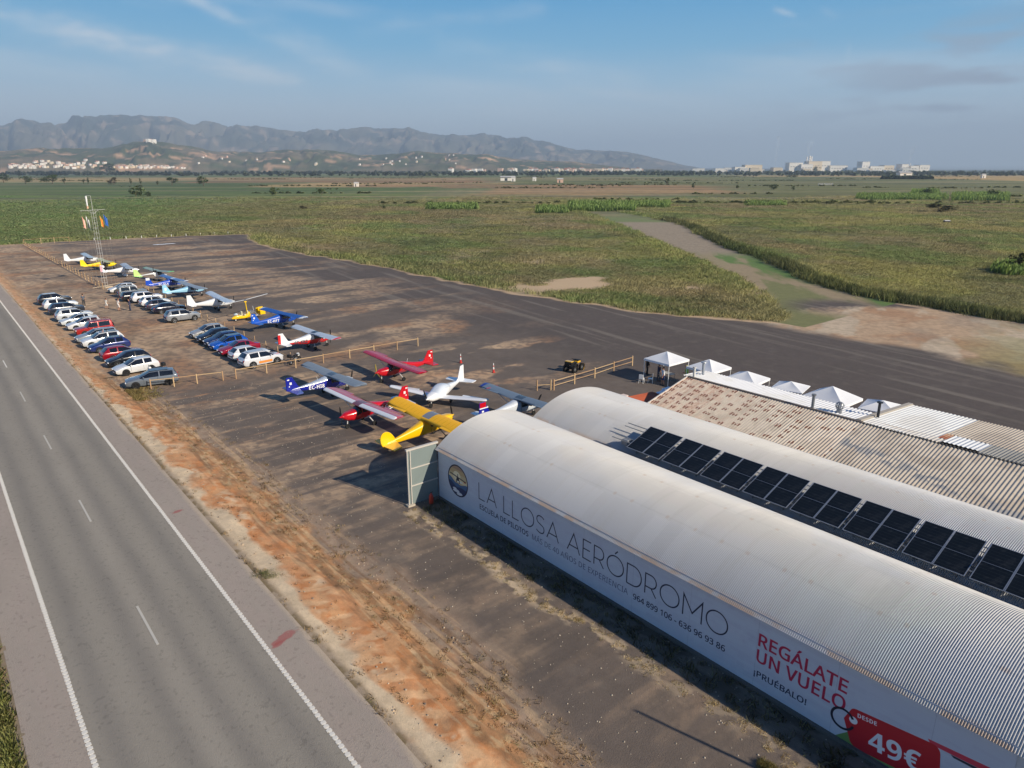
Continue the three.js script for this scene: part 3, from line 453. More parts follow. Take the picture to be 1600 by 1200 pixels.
{ // solar panels, in pairs, on rails
  const lo = V(30.22, 4.19, 0), hi = V(32.36, 4.98, 0), L = lo.distanceTo(hi), tilt = Math.atan2(hi.y - lo.y, hi.x - lo.x), W = 1.205;
  const ord = ['first', 'second', 'third', 'fourth', 'fifth', 'sixth', 'seventh', 'eighth', 'ninth', 'tenth', 'eleventh'], starts = []; for (let k = 0; k < 11; k++) starts.push(-25.9 + 2.61 * k);
  const frameM = paint(182, 186, 190, 0.35, 0.7), cell = new THREE.MeshPhysicalMaterial({ color: new THREE.Color().setRGB(0.006, 0.008, 0.013), roughness: 0.28, specularIntensity: 0.55, side: THREE.DoubleSide });
  cell.map = tex(256, 256, (u, v, o) => { const a = Math.abs((u * 6) % 1 - 0.5) > 0.47, b = Math.abs((v * 12) % 1 - 0.5) > 0.48, n = fbm(u * 6, v * 5, 4); const d = ss(0.5, 0.8, n) * 0.012; o[0] = 0.006 + d + (a ? 0.03 : b ? 0.008 : 0); o[1] = 0.008 + d + (a ? 0.033 : b ? 0.009 : 0); o[2] = 0.010 + d + (a ? 0.033 : b ? 0.009 : 0); }); cell.color.setRGB(1, 1, 1);
  const half = new THREE.BoxGeometry(L / 2 - 0.035, 0.012, W - 0.06);
  let proto = null;
  starts.forEach((z0, k) => { for (let s = 0; s < 2; s++) {
    const lab = `${s ? 'near' : 'far'} black solar panel of the ${ord[k]} pair counted from the hangar front`, z = z0 + s * (W + 0.02) + W / 2;
    const p = [(lo.x + hi.x) / 2, (lo.y + hi.y) / 2, z];
    if (!proto) {
      proto = thing('solar_panel', lab, 'solar panel', p, 0, 'solar panels on the second hangar roof');
      const t = g => g.applyMatrix4(new THREE.Matrix4().makeRotationZ(tilt));
      for (const q of [-1, 1]) obj('cell_sheet', t(half.clone().translate(q * (L / 4), 0.006, 0)), cell, proto);
      obj('frame', [box(L, 0.04, 0.03, 0, 0, W / 2 - 0.015), box(L, 0.04, 0.03, 0, 0, -W / 2 + 0.015), box(0.022, 0.036, W - 0.05, L / 2 - 0.011, 0, 0), box(0.022, 0.036, W - 0.05, -L / 2 + 0.011, 0, 0), box(0.012, 0.02, W - 0.05, 0, 0.002, 0)].map(t), frameM, proto);
    } else copyOf(proto, lab, p);
  } });
  const f = thing('mounting_rails', 'grey metal rails and feet holding the solar panels above the hangar roof', 'rails');
  for (const u of [0.2, 0.34, 0.74, 0.88]) obj('rail', box(0.04, 0.045, 30.2, lerp(lo.x, hi.x, u), lerp(lo.y, hi.y, u) - 0.05, -12.35), M.steel, f);
  starts.forEach(z0 => { for (const s of [0.3, 2.0]) for (const u of [0.26, 0.8]) { const x = lerp(lo.x, hi.x, u), y = lerp(lo.y, hi.y, u) - 0.07, yr = H2.cy + Math.sqrt(H2.r ** 2 - (x - H2.cx) ** 2); obj('foot', box(0.05, y - yr + 0.02, 0.05, x, (y + yr) / 2, z0 + s), M.steel, f); } });
  starts.forEach(z0 => obj('cable_tray', box(L * 0.5, 0.03, 0.06, 31.25, 4.5, z0 + 2.545).applyMatrix4(new THREE.Matrix4()), M.black, f));  // black strips added between the pairs, standing for the shaded roof beneath
  const c = thing('junction_box', 'small grey junction box at the front end of the solar panels on the roof', 'junction box', [30.95, 4.15, -26.5]); obj('housing', rbox(0.5, 0.3, 0.5, 0.04), paint(120, 122, 126, 0.5), c); obj('lid', rbox(0.46, 0.04, 0.46, 0.015, 0, 0.17, 0), paint(150, 152, 155, 0.5), c);
}

// ---------- low sheds and clubhouse behind the hangars ----------
function waveRoof(xa, ya, xb, yb, za, zb, pitch, amp, colour, tw, th, { square = false } = {}) { // waves run from a to b
  const per = square ? 8 : 8, n = Math.round((zb - za) / pitch) * per, m = 10, pos = [], uv = [], idx = [], sl = Math.atan2(yb - ya, xb - xa);
  for (let i = 0; i <= n; i++) for (let j = 0; j <= m; j++) { const ph = i / per, w = square ? amp * clamp(2.4 * Math.cos(ph * 2 * Math.PI), -1, 1) : amp * Math.cos(ph * 2 * Math.PI), t = j / m; pos.push(lerp(xa, xb, t) - Math.sin(sl) * w, lerp(ya, yb, t) + Math.cos(sl) * w, za + i * (zb - za) / n); uv.push(t, i / n); }
  for (let i = 0; i < n; i++) for (let j = 0; j < m; j++) { const q = i * (m + 1) + j; idx.push(q, q + m + 1, q + m + 2, q, q + m + 2, q + 1); }
  const g = new THREE.BufferGeometry(); g.setAttribute('position', new THREE.Float32BufferAttribute(pos, 3)); g.setAttribute('uv', new THREE.Float32BufferAttribute(uv, 2)); g.setIndex(idx); g.computeVertexNormals();
  const len = Math.hypot(xb - xa, yb - ya), W = zb - za;
  return [g, new THREE.MeshStandardMaterial({ map: tex(tw, th, (u, v, o) => colour(u * len, v * W, o, v)), roughness: 0.75, side: THREE.DoubleSide })];
}
{
  const PW = 0.21, s = thing('workshop_shed', 'low shed with a corrugated roof, rust spotted at its far end', 'shed');
  const rust = (x, w, o) => { // x up the slope, w along the ridge
    const wave = Math.floor(w / PW), col = Math.floor(wave / 4), f = wave - col * 4, ph = (x + col * 0.31) / 0.7, k = Math.floor(ph), q = ph - k, st = 0.6 + 0.3 * ss(9, 1, w) - 0.3 * ss(11.5, 13, w);
    const on = hsh(col * 13 + 5, k * 7 + 3) < st && f < (hsh(col, k) > 0.5 ? 3 : 2), lw = (w / PW) % 1, n = vn(x * 9, w * 20);
    const len = 0.5 * (0.55 + 0.5 * hsh(wave, k + 50));
    if (on && Math.abs(lw - 0.5) < 0.27 + 0.2 * n && q > 0.1 + 0.12 * n && q < 0.1 + len + 0.25 * n) mix(o, C(128, 72, 52), 0.92); else if (w < 4 && hsh(wave, 77) > 0.45) mix(o, C(176, 118, 92), 0.4 * ss(0.3, 0.6, n));
  };
  obj('rusty_roof_sheets', ...waveRoof(38.0, 2.72, 44.5, 4.4, -32.3, -18.7, PW, 0.02, (x, w, o) => { const n = fbm(x * 1.1, w * 2, 4), c = C(222, 206, 184); o[0] = c[0]; o[1] = c[1]; o[2] = c[2]; mix(o, C(200, 182, 160), 0.7 * ss(0.4, 0.65, n)); mix(o, C(214, 178, 150), 0.5 * ss(9, 2, w) * ss(0.4, 0.6, fbm(x * 2, w * 4 + 8, 3))); rust(x, w, o); }, 1024, 2048), s);
  obj('grey_roof_sheets', ...waveRoof(38.0, 2.72, 44.5, 4.4, -18.7, 7, PW, 0.02, (x, w, o) => { const n = fbm(x * 1.1, w * 1.2, 4), c = C(204, 190, 170); o[0] = c[0]; o[1] = c[1]; o[2] = c[2]; mix(o, C(178, 164, 146), 0.8 * ss(0.4, 0.65, n)); const d = Math.abs(x - 4.3 + w * 0.22); mix(o, C(132, 136, 140), 0.75 * ss(0.7, 0.2, d) * ss(0.35, 0.5, fbm(x * 3, w * 2, 3))); mix(o, C(196, 184, 166), 0.4 * ss(0.55, 0.7, fbm(x * 0.8 + 9, w * 5, 3))); }, 512, 2048), s);
  obj('wall', [box(0.12, 2.7, 38, 38.95, 1.3, -12.8), box(5.5, 2.7, 0.12, 41.7, 1.35, -32.1), box(0.15, 3.6, 38, 44.3, 1.9, -12.8)], paint(190, 186, 178, 0.85), s);
  obj('front_gable', (() => { const q = new THREE.Shape(); q.moveTo(0, 0); q.lineTo(5.5, 0); q.lineTo(5.5, 1.38); q.closePath(); return new THREE.ExtrudeGeometry(q, { depth: 0.1, bevelEnabled: false }).translate(38.95, 2.68, -32.16); })(), paint(190, 186, 178, 0.85), s);
  obj('ridge_flashing', box(0.22, 0.07, 13.6, 44.6, 4.44, -25.5), paint(112, 100, 90, 0.7), s);
  obj('verge_flashing', beam(V(38.2, 2.8, -32.34), V(44.5, 4.45, -32.34), 0.08, 0.06), paint(210, 206, 198, 0.7), s);
  const cap = []; for (let z = -18.6; z < 7; z += PW) cap.push(rbox(0.2, 0.1, 0.1, 0.02, 44.56, 4.41, z, 1)); const st = obj('ridge_closer', cap, paint(58, 56, 54, 0.8), s); st.userData.kind = 'stuff';

  const b = thing('clubhouse', 'low clubhouse with a long bright white roof beside the parasols', 'building');
  obj('white_roof_sheets', ...waveRoof(44.74, 4.38, 47.4, 4.3, -32.9, -19.2, 0.25, 0.022, (x, w, o) => { const n = fbm(x, w, 4); o[0] = o[1] = o[2] = 0.8; mix(o, C(222, 220, 214), 0.6 * ss(0.5, 0.7, n)); mix(o, C(176, 168, 156), 0.7 * ss(0.9, 0.2, w) * ss(0.4, 0.6, fbm(x * 5, w * 5, 3))); }, 256, 1024, { square: true }), b);
  obj('wall', [box(0.16, 4.1, 13.4, 47.1, 2.08, -26), box(2.4, 4.2, 0.16, 45.8, 2.08, -32.6)], paint(230, 228, 222, 0.8), b);
  const sheet = (c1, c2, seed) => (x, w, o) => { const n = fbm(x * 0.7 + seed, w * 0.5, 4), c = C(...c1); o[0] = c[0]; o[1] = c[1]; o[2] = c[2]; mix(o, C(...c2), 0.7 * ss(0.42, 0.68, n)); mix(o, C(...c2), 0.4 * ss(0.55, 0.75, fbm(x * 0.6, w * 6, 3))); };
  const t = thing('terrace_roof', 'pale patchwork roof of white, tan and grey sheets at the right edge', 'roof');
  const yA = 4.34, yB = 3.75, at = x => lerp(yA, yB, (x - 44.8) / 8.2);
  const pane = (name, xa, xb, za, zb, c1, c2, p, sd) => obj(name, ...waveRoof(xa, at(xa), xb, at(xb), za, zb, p, 0.02, sheet(c1, c2, sd), 256, 512, { square: true }), t);
  pane('white_roof_sheets', 46.0, 53, -18.9, -14.7, [232, 232, 228], [214, 210, 202], 0.25, 1); pane('tan_roof_sheets', 47.4, 53, -14.69, -6.5, [190, 178, 162], [164, 152, 138], 0.19, 2); pane('grey_roof_sheets', 44.8, 47.39, -12.2, 6, [150, 148, 142], [128, 126, 120], 0.19, 3);
  pane('white_roof_sheets', 45.3, 47.39, -14.2, -12.21, [226, 228, 228], [206, 206, 204], 0.25, 4); pane('rusty_roof_sheets', 45.9, 47.39, -14.69, -14.21, [150, 84, 56], [196, 160, 130], 0.19, 5); pane('tan_roof_sheets', 47.4, 53, -6.49, 6, [182, 172, 158], [160, 150, 138], 0.19, 6); pane('white_roof_sheets', 44.8, 45.99, -18.9, -14.22, [224, 222, 216], [200, 190, 176], 0.25, 7);
  obj('concrete_edge', [beam(V(44.9, at(44.9) + 0.05, -19.1), V(53, at(53) + 0.03, -19.1), 0.32, 0.14)], paint(176, 168, 156, 0.9), t);
  obj('wall', [box(0.14, 3.5, 24, 52.8, 1.75, -7), box(8, 3.6, 0.14, 49, 1.8, -18.9)], paint(196, 188, 176, 0.85), t);
  // pipes and vents
  const pipe = (label, x, z, y0, h, r, cap, m) => { const p = thing('chimney_pipe', label, 'pipe', [x, y0, z]); obj('tube', rod(V(0, 0, 0), V(0, h, 0), r, r, 12), m, p); obj('cowl', cap, m, p); return p; };
  pipe('tall grey flue pipe with flat cap on the front corner of the white roof', 46.2, -32.1, 4.1, 1.15, 0.11, [rod(V(0, 1.22, 0), V(0, 1.3, 0), 0.24, 0.2, 12)], paint(170, 174, 178, 0.5, 0.3));
  pipe('short white vent pipe at the front corner of the rusty roof ridge', 44.75, -31.9, 4.35, 0.85, 0.1, [rod(V(0, 0.85, 0), V(0, 0.93, 0), 0.15, 0.15, 12)], paint(206, 204, 198, 0.6));
  pipe('grey flue pipe rising beside the dark ridge flashing of the rusty roof', 45.0, -22.3, 4.3, 0.95, 0.1, [rod(V(0, 0.95, 0), V(0, 1.06, 0), 0.15, 0.15, 12)], paint(128, 130, 132, 0.5, 0.3));
  pipe('black pipe with flat cap on the concrete edge of the patchwork roof', 46.9, -18.75, 4.25, 1.0, 0.09, [rod(V(0, 1.0, 0), V(0, 1.06, 0), 0.2, 0.2, 12)], paint(42, 44, 48, 0.5));
  const v = thing('roof_ventilator', 'silver spinning roof ventilator between the grey flue and the concrete edge', 'ventilator', [45.5, 4.25, -20.7]);
  obj('base', rod(V(0, 0, 0), V(0, 0.35, 0), 0.19, 0.17, 14), M.steel, v); const fins = []; for (let k = 0; k < 14; k++) { const g = new THREE.SphereGeometry(0.29, 4, 8, k / 14 * 6.283, 0.3); fins.push(g.translate(0, 0.58, 0)); } obj('turbine', fins, M.steel, v);
  // lean-to in front of the shed
  const l = thing('lean_to', 'small lean-to with a terracotta roof tucked in front of the rusty shed', 'lean-to');
  obj('roof', ...waveRoof(38.4, 3.15, 43.3, 2.85, -34.7, -32.45, 0.2, 0.02, sheet([186, 92, 56], [160, 78, 50], 3), 128, 128), l); obj('wall', [box(4.6, 2.8, 0.12, 40.9, 1.4, -34.5)], paint(200, 190, 180, 0.85), l); obj('parapet', box(2.0, 0.12, 0.5, 39.4, 3.1, -34.95), paint(226, 206, 194, 0.8), l);
  const h = thing('sheet_heap', 'crumpled white plastic sheet heaped beside the terracotta lean-to', 'plastic sheet', [44.5, 2.6, -33.9]);
  const g = new THREE.SphereGeometry(1, 40, 24), P = g.attributes.position; for (let i = 0; i < P.count; i++) { const q = V(P.getX(i), P.getY(i), P.getZ(i)), n = 0.75 + 0.5 * fbm(q.x * 3 + 5, q.z * 3 + q.y * 2, 4); P.setXYZ(i, q.x * 1.15 * n, q.y * 0.5 * n, q.z * 0.9 * n); } g.computeVertexNormals(); obj('sheet', g, M.cloth, h); obj('support', rod(V(0, -2.3, 0), V(0, 0, 0), 0.5, 0.6, 10), paint(150, 140, 130, 0.9), h);
}
// ---------- aircraft ----------
const FONT = await new FontLoader().loadAsync('fonts/droid/droid_sans_bold.typeface.json');
const gloss = (r, g, b) => paint(r, g, b, 0.28, 0, { clearcoat: 0.6, clearcoatRoughness: 0.12 });
const sgnp = (v, e) => Math.sign(v) * Math.abs(v) ** e;
const HIGH = [[1.86, 0.98, 1.2, 0.14], [1.78, 0.84, 1.3, 0.28], [1.55, 0.74, 1.38, 0.38], [1.0, 0.62, 1.46, 0.46], [0.78, 0.6, 1.5, 0.5], [0.34, 0.6, 1.8, 0.53], [0.28, 0.6, 1.82, 0.53], [-0.42, 0.6, 1.82, 0.53], [-0.5, 0.61, 1.82, 0.52], [-1.0, 0.66, 1.74, 0.46], [-1.1, 0.68, 1.7, 0.44], [-2.4, 0.86, 1.46, 0.24], [-3.6, 1.0, 1.32, 0.11], [-4.15, 1.06, 1.26, 0.05]];
const LOW = [[2.0, 0.86, 1.06, 0.12], [1.9, 0.72, 1.16, 0.28], [1.6, 0.62, 1.25, 0.4], [1.05, 0.55, 1.34, 0.5], [0.8, 0.54, 1.4, 0.53], [0.3, 0.54, 1.66, 0.55], [-0.2, 0.54, 1.74, 0.55], [-0.75, 0.56, 1.66, 0.53], [-1.05, 0.6, 1.54, 0.48], [-1.4, 0.66, 1.42, 0.4], [-2.6, 0.84, 1.26, 0.22], [-3.6, 0.96, 1.18, 0.1], [-4.1, 1.02, 1.14, 0.04]];
const POD = [[1.5, 0.75, 0.95, 0.1], [1.35, 0.6, 1.1, 0.28], [0.9, 0.5, 1.25, 0.4], [0.6, 0.5, 1.45, 0.42], [0.25, 0.5, 1.72, 0.42], [-0.4, 0.55, 1.72, 0.4], [-0.8, 0.8, 1.66, 0.26], [-1.1, 1.3, 1.6, 0.1], [-2.6, 1.3, 1.45, 0.06], [-4.1, 1.22, 1.36, 0.05]];
function aircraft(s) {
  const t = thing('light_aircraft', s.label, 'aircraft', [s.x, 0, s.z], s.heading * Math.PI / 180);
  const k = s.scale ?? 1, low = s.kind === 'low', pod = s.kind === 'pod', ST = low ? LOW : pod ? POD : HIGH;
  const T = new THREE.Matrix4().makeScale(k, k, k); if (s.pitch) T.premultiply(new THREE.Matrix4().makeTranslation(0, s.drop ?? 0, 0).multiply(new THREE.Matrix4().makeRotationZ(s.pitch)));
  const part = (n, g, m, p = t) => obj(n, join(g).applyMatrix4(p === t ? T : T), m, p);
  const body = gloss(...s.body), under = s.under ? gloss(...s.under) : body, wingM = s.wingRough ? paint(...s.wing, 0.5) : gloss(...s.wing);
  // fuselage
  const n = 22, cl = (i, j) => {
    const a = (j + 0.5) / n * 2 * Math.PI, sn = Math.sin(a), x = (ST[i][0] + ST[i + 1][0]) / 2;
    if (low) { if (x < 0.95 && x > -1.3 && sn > 0.28) return x > 0.2 ? 'windscreen' : 'canopy'; }
    else { if (x < 0.78 && x > 0.34 && sn > 0.05) return 'windscreen'; if (x < 0.3 && x > (s.longWin ? -1.05 : -0.46) && Math.abs(x + 0.46) > 0.05 && sn > 0.05 && sn < 0.9) return Math.cos(a) > 0 ? 'window_l' : 'window_r'; }
    if (s.stripe && sn > -0.25 && sn < 0.08) return 'stripe';
    return s.under && sn < (s.split ?? -0.1) ? 'under' : 'body';
  };
  const f = shell((i, j) => { const [x, yb, yt, hw] = ST[i], a = j / n * 2 * Math.PI, e = i < 2 ? 1 : 0.72; return V(x, (yb + yt) / 2 + (yt - yb) / 2 * sgnp(Math.sin(a), e), hw * sgnp(Math.cos(a), e)); }, ST.length, n, { wrap: true, caps: ['body', 'body'], cls: cl });
  part('fuselage', f.body, body); if (f.under) part('lower_fuselage', f.under, under); if (f.stripe) part('stripe', f.stripe, gloss(...s.stripe));
  for (const [c, nm] of [['windscreen', 'windscreen'], ['canopy', 'canopy'], ['window_l', 'side_window'], ['window_r', 'side_window']]) if (f[c]) part(nm, f[c], nm === 'canopy' && s.canopy ? gloss(...s.canopy) : nm === 'windscreen' && s.canopy ? gloss(...s.canopy) : M.glass);
  // wing
  const half = s.span / 2 / k, wy = low ? 0.66 : 1.78, ch = s.chord ?? 1.32, le = low ? 0.75 : 0.62, AF = [[0, 0], [0.03, 0.035], [0.12, 0.07], [0.3, 0.095], [0.5, 0.085], [0.75, 0.045], [1, 0.004], [0.75, -0.012], [0.4, -0.03], [0.08, -0.03]];
  const SP = [-1, -0.992, -0.965, -0.9, -0.5, -0.09, 0, 0.09, 0.5, 0.9, 0.965, 0.992, 1], taper = s.taper ?? 1;
  const w = shell((i, j) => { const q = SP[i], a = Math.abs(q), c = ch * lerp(1, taper, a) * (a > 0.99 ? 0.62 : a > 0.98 ? 0.82 : a > 0.96 ? 0.95 : 1), x0 = le - (ch - c) * (taper < 1 ? 0.35 : 0.25), th = a === 1 ? 0.4 : 1; return V(x0 - AF[j][0] * c, wy + AF[j][1] * ch * 1.25 * th + a * half * (s.dihedral ?? 0.02), q * half); }, SP.length, AF.length, { wrap: true, caps: ['wing', 'wing'], cls: (i, j) => {
    const q = (SP[i] + SP[i + 1]) / 2, a = Math.abs(q);
    if (!low && !pod && s.sky !== false && a < 0.06 && j > 0 && j < 5) return 'skylight';
    if (s.tip && a > (s.tipAt ?? 0.9)) return q > 0 ? 'tip_l' : 'tip_r';
    if (s.lead && (j < 3 || j > 8) && a > 0.07) return q > 0 ? 'lead_l' : 'lead_r';
    return 'wing'; } });
  part('wing', w.wing, wingM); if (w.skylight) part('skylight', w.skylight, s.skyCol ? paint(...s.skyCol, 0.2) : paint(70, 78, 92, 0.15));
  for (const c of ['tip_l', 'tip_r']) if (w[c]) part('wing_tip', w[c], gloss(...s.tip)); for (const c of ['lead_l', 'lead_r']) if (w[c]) part('leading_edge', w[c], gloss(...s.lead));
  if (s.band) for (const q of [-1, 1]) part('wing_stripe', [box(ch * 0.94, 0.006, 0.22, le - ch * 0.5, wy + ch * 0.118 + 0.02, q * half * 0.74)], gloss(...s.band));
  if (s.ribs) { const g = []; for (let i = -9; i <= 9; i++) if (Math.abs(i) > 1) for (const [a, b] of s.lead ? [[3, 4], [4, 5]] : [[1, 2], [2, 3], [3, 4], [4, 5]]) { const P = k => V(le - AF[k][0] * ch, wy + AF[k][1] * ch * 1.25 + 0.004 + Math.abs(i) / 10 * half * 0.02, i / 10 * half); g.push(beam(P(a), P(b), 0.035, 0.008)); } part('rib_tape', g, paint(...s.wing.map(c => c * 0.9), 0.6)).userData.kind = 'stuff'; }
  for (const q of [-1, 1]) part('aileron', [box(0.26, 0.02, half * 0.42, le - ch * lerp(1, taper, 0.66) + 0.1 + (taper < 1 ? -(ch - ch * lerp(1, taper, 0.66)) * 0.3 : 0), wy + 0.03 + 0.66 * half * (s.dihedral ?? 0.02), q * half * 0.66)], wingM);
  // tail
  if (!low && !pod) for (const q of [-1, 1]) part('door_outline', [box(0.012, 0.8, 0.014, 0.3, 1.1, q * 0.528), box(0.012, 0.8, 0.014, -0.46, 1.1, q * 0.524), box(0.76, 0.012, 0.014, -0.08, 0.74, q * 0.51)], M.black).userData.kind = 'stuff';
  part('cowl_seam', [new THREE.TorusGeometry(0.46, 0.008, 5, 26).scale(1, low ? 0.86 : 0.92, 1).rotateY(Math.PI / 2).translate(1.0, low ? 0.95 : 1.04, 0)], M.black);
  const fy = low ? 1.1 : pod ? 1.34 : 1.2, fh = s.finH ?? 1.15, sh = new THREE.Shape();
  if (s.round) { sh.moveTo(-3.35, fy); sh.bezierCurveTo(-3.5, fy + 0.7, -3.85, fy + fh, -4.2, fy + fh * 0.94); sh.bezierCurveTo(-4.6, fy + 0.85, -4.68, fy + 0.2, -4.35, fy - 0.28); sh.lineTo(-4.1, fy - 0.15); }
  else { sh.moveTo(-3.0, fy + 0.02); sh.lineTo(-3.45, fy + 0.22); sh.lineTo(-3.98, fy + fh); sh.lineTo(-4.5, fy + fh); sh.lineTo(-4.55, fy - 0.02); sh.lineTo(-4.1, fy - 0.1); }
  sh.closePath();
  const cut = (lo, hi) => { const g = new THREE.ExtrudeGeometry(sh, { depth: 0.05, bevelEnabled: true, bevelSize: 0.02, bevelThickness: 0.02, bevelSegments: 1 }).translate(0, 0, -0.025); return g; };
  part('fin', cut(), gloss(...(s.fin ?? s.body)));
  if (s.finTop) part('fin_top', [box(0.62, 0.4, 0.1, -4.18, fy + fh - 0.2, 0)], gloss(...s.finTop));
  if (s.finBand) part('fin_band', [box(0.9, 0.09, 0.105, -4.08, fy + fh - 0.46, 0)], M.white);
  if (s.rudder) part('rudder', [rbox(0.34, fh * 0.92, 0.1, 0.03, -4.42, fy + fh * 0.44, 0)], gloss(...s.rudder));
  if (s.marks) for (const q of [-1, 1]) for (const [mx, my, mw, mh] of s.marks) part('fin_mark', [box(mw, mh, 0.012, mx, fy + my, q * 0.056)], M.white);
  const ty = s.ttail ? fy + fh : low ? fy - 0.02 : fy - 0.06, hs = s.tailHalf ?? 1.35, tp = new THREE.Shape(); tp.moveTo(-3.35, 0); tp.lineTo(-3.62, hs - 0.1); tp.quadraticCurveTo(-3.68, hs, -3.8, hs); tp.lineTo(-4.3, hs); tp.lineTo(-4.42, 0.1); tp.lineTo(-4.42, -0.1); tp.lineTo(-4.3, -hs); tp.lineTo(-3.8, -hs); tp.quadraticCurveTo(-3.68, -hs, -3.62, -hs + 0.1); tp.closePath();
  part('tailplane', [new THREE.ExtrudeGeometry(tp, { depth: 0.05, bevelEnabled: true, bevelSize: 0.015, bevelThickness: 0.015, bevelSegments: 1 }).rotateX(Math.PI / 2).translate(0, ty + 0.03, 0)], gloss(...(s.tail ?? s.wing)));
  if (s.cuff) part('belly_line', [beam(V(-1.2, 0.7, 0.45), V(-3.9, 1.02, 0.1), 0.02, 0.07), beam(V(-1.2, 0.7, -0.45), V(-3.9, 1.02, -0.1), 0.02, 0.07)], M.white);
  // struts, wheels, propeller
  if (!low) for (const q of [-1, 1]) for (const x of [0.3, -0.45]) part('wing_strut', [rod(V(0.05 + x * 0.3, 0.68, q * 0.5), V(x, wy + 0.02 + 0.5 * half * 0.02, q * half * 0.52), 0.03)], s.strutDark ? M.black : paint(210, 212, 214, 0.4));
  const wr = 0.2, wheel = (x, y, z, leg) => { const g = part('wheel', [new THREE.TorusGeometry(wr - 0.06, 0.075, 8, 16).translate(x, y, z), rod(V(x, y, z - 0.05), V(x, y, z + 0.05), wr - 0.08, wr - 0.08, 12)], M.tyre); if (leg) part('gear_leg', [rod(leg, V(x, y + 0.04, z), 0.045)], s.gear === 'dark' ? M.black : paint(214, 214, 212, 0.4)); return g; };
  const mx = s.pitch ? 0.55 : -0.55, wyy = (wr - (s.pitch ? (s.drop ?? 0) - 0.0 : 0)) / k;
  for (const q of [-1, 1]) { const g = wheel(mx, wr + (s.pitch ? -0.05 - (s.drop ?? 0) : 0), q * 0.85, V(mx * 0.7, 0.66, q * 0.36)); if (s.spats) part('wheel_fairing', [new THREE.SphereGeometry(0.24, 12, 8).scale(1.5, 0.9, 0.6).translate(mx, wr + 0.06, q * 0.85)], body); }
  if (s.pitch) wheel(-4.0, 0.92, 0, V(-3.9, 1.05, 0)); else wheel(1.45, wr, 0, V(1.4, 0.75, 0));
  const px = pod ? -0.95 : ST[0][0] + 0.1, py = pod ? 1.82 : (ST[0][1] + ST[0][2]) / 2;
  part(pod ? 'engine' : 'spinner', pod ? [rbox(0.5, 0.34, 0.4, 0.06, px + 0.35, py, 0)] : [new THREE.ConeGeometry(0.13, 0.3, 14).rotateZ(-Math.PI / 2).translate(px + 0.05, py, 0)], pod ? M.black : s.spinner ? gloss(...s.spinner) : body);
  const nb = s.blades ?? 2, a0 = s.propAngle ?? 0.2;
  for (let b = 0; b < nb; b++) { const a = a0 + b * 2 * Math.PI / nb, g = new THREE.SphereGeometry(1, 10, 8).scale(0.03, 0.42, 0.075).translate(0, 0.44, 0).rotateY(0.4); part('propeller_blade', [g.rotateX(a).translate(px, py, 0)], s.bladeCol ? paint(...s.bladeCol, 0.5) : M.black); }
  if (s.antenna) part('antenna', [rod(V(-1.5, 1.6, 0), V(-1.6, 1.95, 0), 0.012)], M.white);
  if (s.reg) for (const q of [1, -1]) {
    const g = new TextGeometry(s.reg, { font: FONT, size: 0.34, depth: 0.012, curveSegments: 2 }); g.computeBoundingBox(); const L = g.boundingBox.max.x; g.translate(-L / 2, -0.17, 0);
    if (q < 0) g.rotateY(Math.PI); g.rotateY(q * -0.153); const rx = s.regX ?? -1.85; g.translate(rx, 1.12, q * (0.455 - (-1.1 - rx) * 0.154 + 0.012)); part('registration', [g], paint(...(s.regCol ?? [244, 244, 246]), 0.5));
  }
  return t;
}
const W = [232, 233, 234], RED = [196, 14, 30], BLUE = [24, 36, 150], GREY = [128, 140, 152], STAR = [[-4.16, 0.62, 0.2, 0.22], [-4.36, 0.98, 0.2, 0.1], [-4.3, 0.36, 0.1, 0.1]];
aircraft({ label: 'blue and white aircraft with grey wing, its tail nearest the fence', x: 27.3, z: -59.0, heading: 4, span: 10.2, body: [176, 186, 200], under: BLUE, split: 0.5, ribs: 1, wing: GREY, wingRough: 1, fin: BLUE, rudder: BLUE, tail: [90, 100, 170], reg: 'EC-HI8', marks: [...STAR, [-3.5, 0.06, 0.5, 0.08], [-3.2, -0.02, 0.4, 0.06]], antenna: 1, skyCol: [84, 96, 110], propAngle: 0.3, longWin: 0 });
aircraft({ label: 'red aircraft with white leading edges on its wing and a white tailplane', x: 25.4, z: -49.8, heading: 184, span: 10.6, body: RED, wing: [188, 92, 104], lead: W, ribs: 1, fin: RED, tail: W, reg: 'EC-GX1', marks: STAR, cuff: 1, skyCol: [120, 80, 92], propAngle: 0.1, regX: -2.0 });
aircraft({ label: 'all red aircraft with yellow tipped propeller in front of the wooden fence', x: 33.9, z: -59.2, heading: 180, span: 10.7, body: RED, wing: [186, 30, 48], ribs: 1, fin: RED, tail: RED, marks: STAR, bladeCol: [196, 170, 70], blades: 3, propAngle: 0.15, antenna: 1, sky: false });
aircraft({ label: 'white low winged aircraft with bubble canopy facing the camera', kind: 'low', x: 33.3, z: -50.4, heading: 206, span: 9.9, body: [240, 241, 243], wing: [240, 241, 243], fin: [240, 241, 243], canopy: [206, 214, 224], taper: 0.72, dihedral: 0.07, chord: 1.25, finH: 1.3, propAngle: 0.4, tailHalf: 1.45 });
aircraft({ label: 'silver grey aircraft with red, white and blue tail half hidden behind the hangars', x: 36.2, z: -42.6, heading: 3, span: 9.8, body: [206, 212, 218], wing: [112, 128, 144], wingRough: 1, tip: [24, 40, 140], tipAt: 0.84, fin: BLUE, finTop: RED, finBand: 1, rudder: null, marks: [[-4.2, 0.42, 0.2, 0.14], [-4.3, 0.14, 0.12, 0.12]], band: [190, 40, 50], skyCol: [70, 84, 98], propAngle: 0.5, tail: W, blades: 2 });
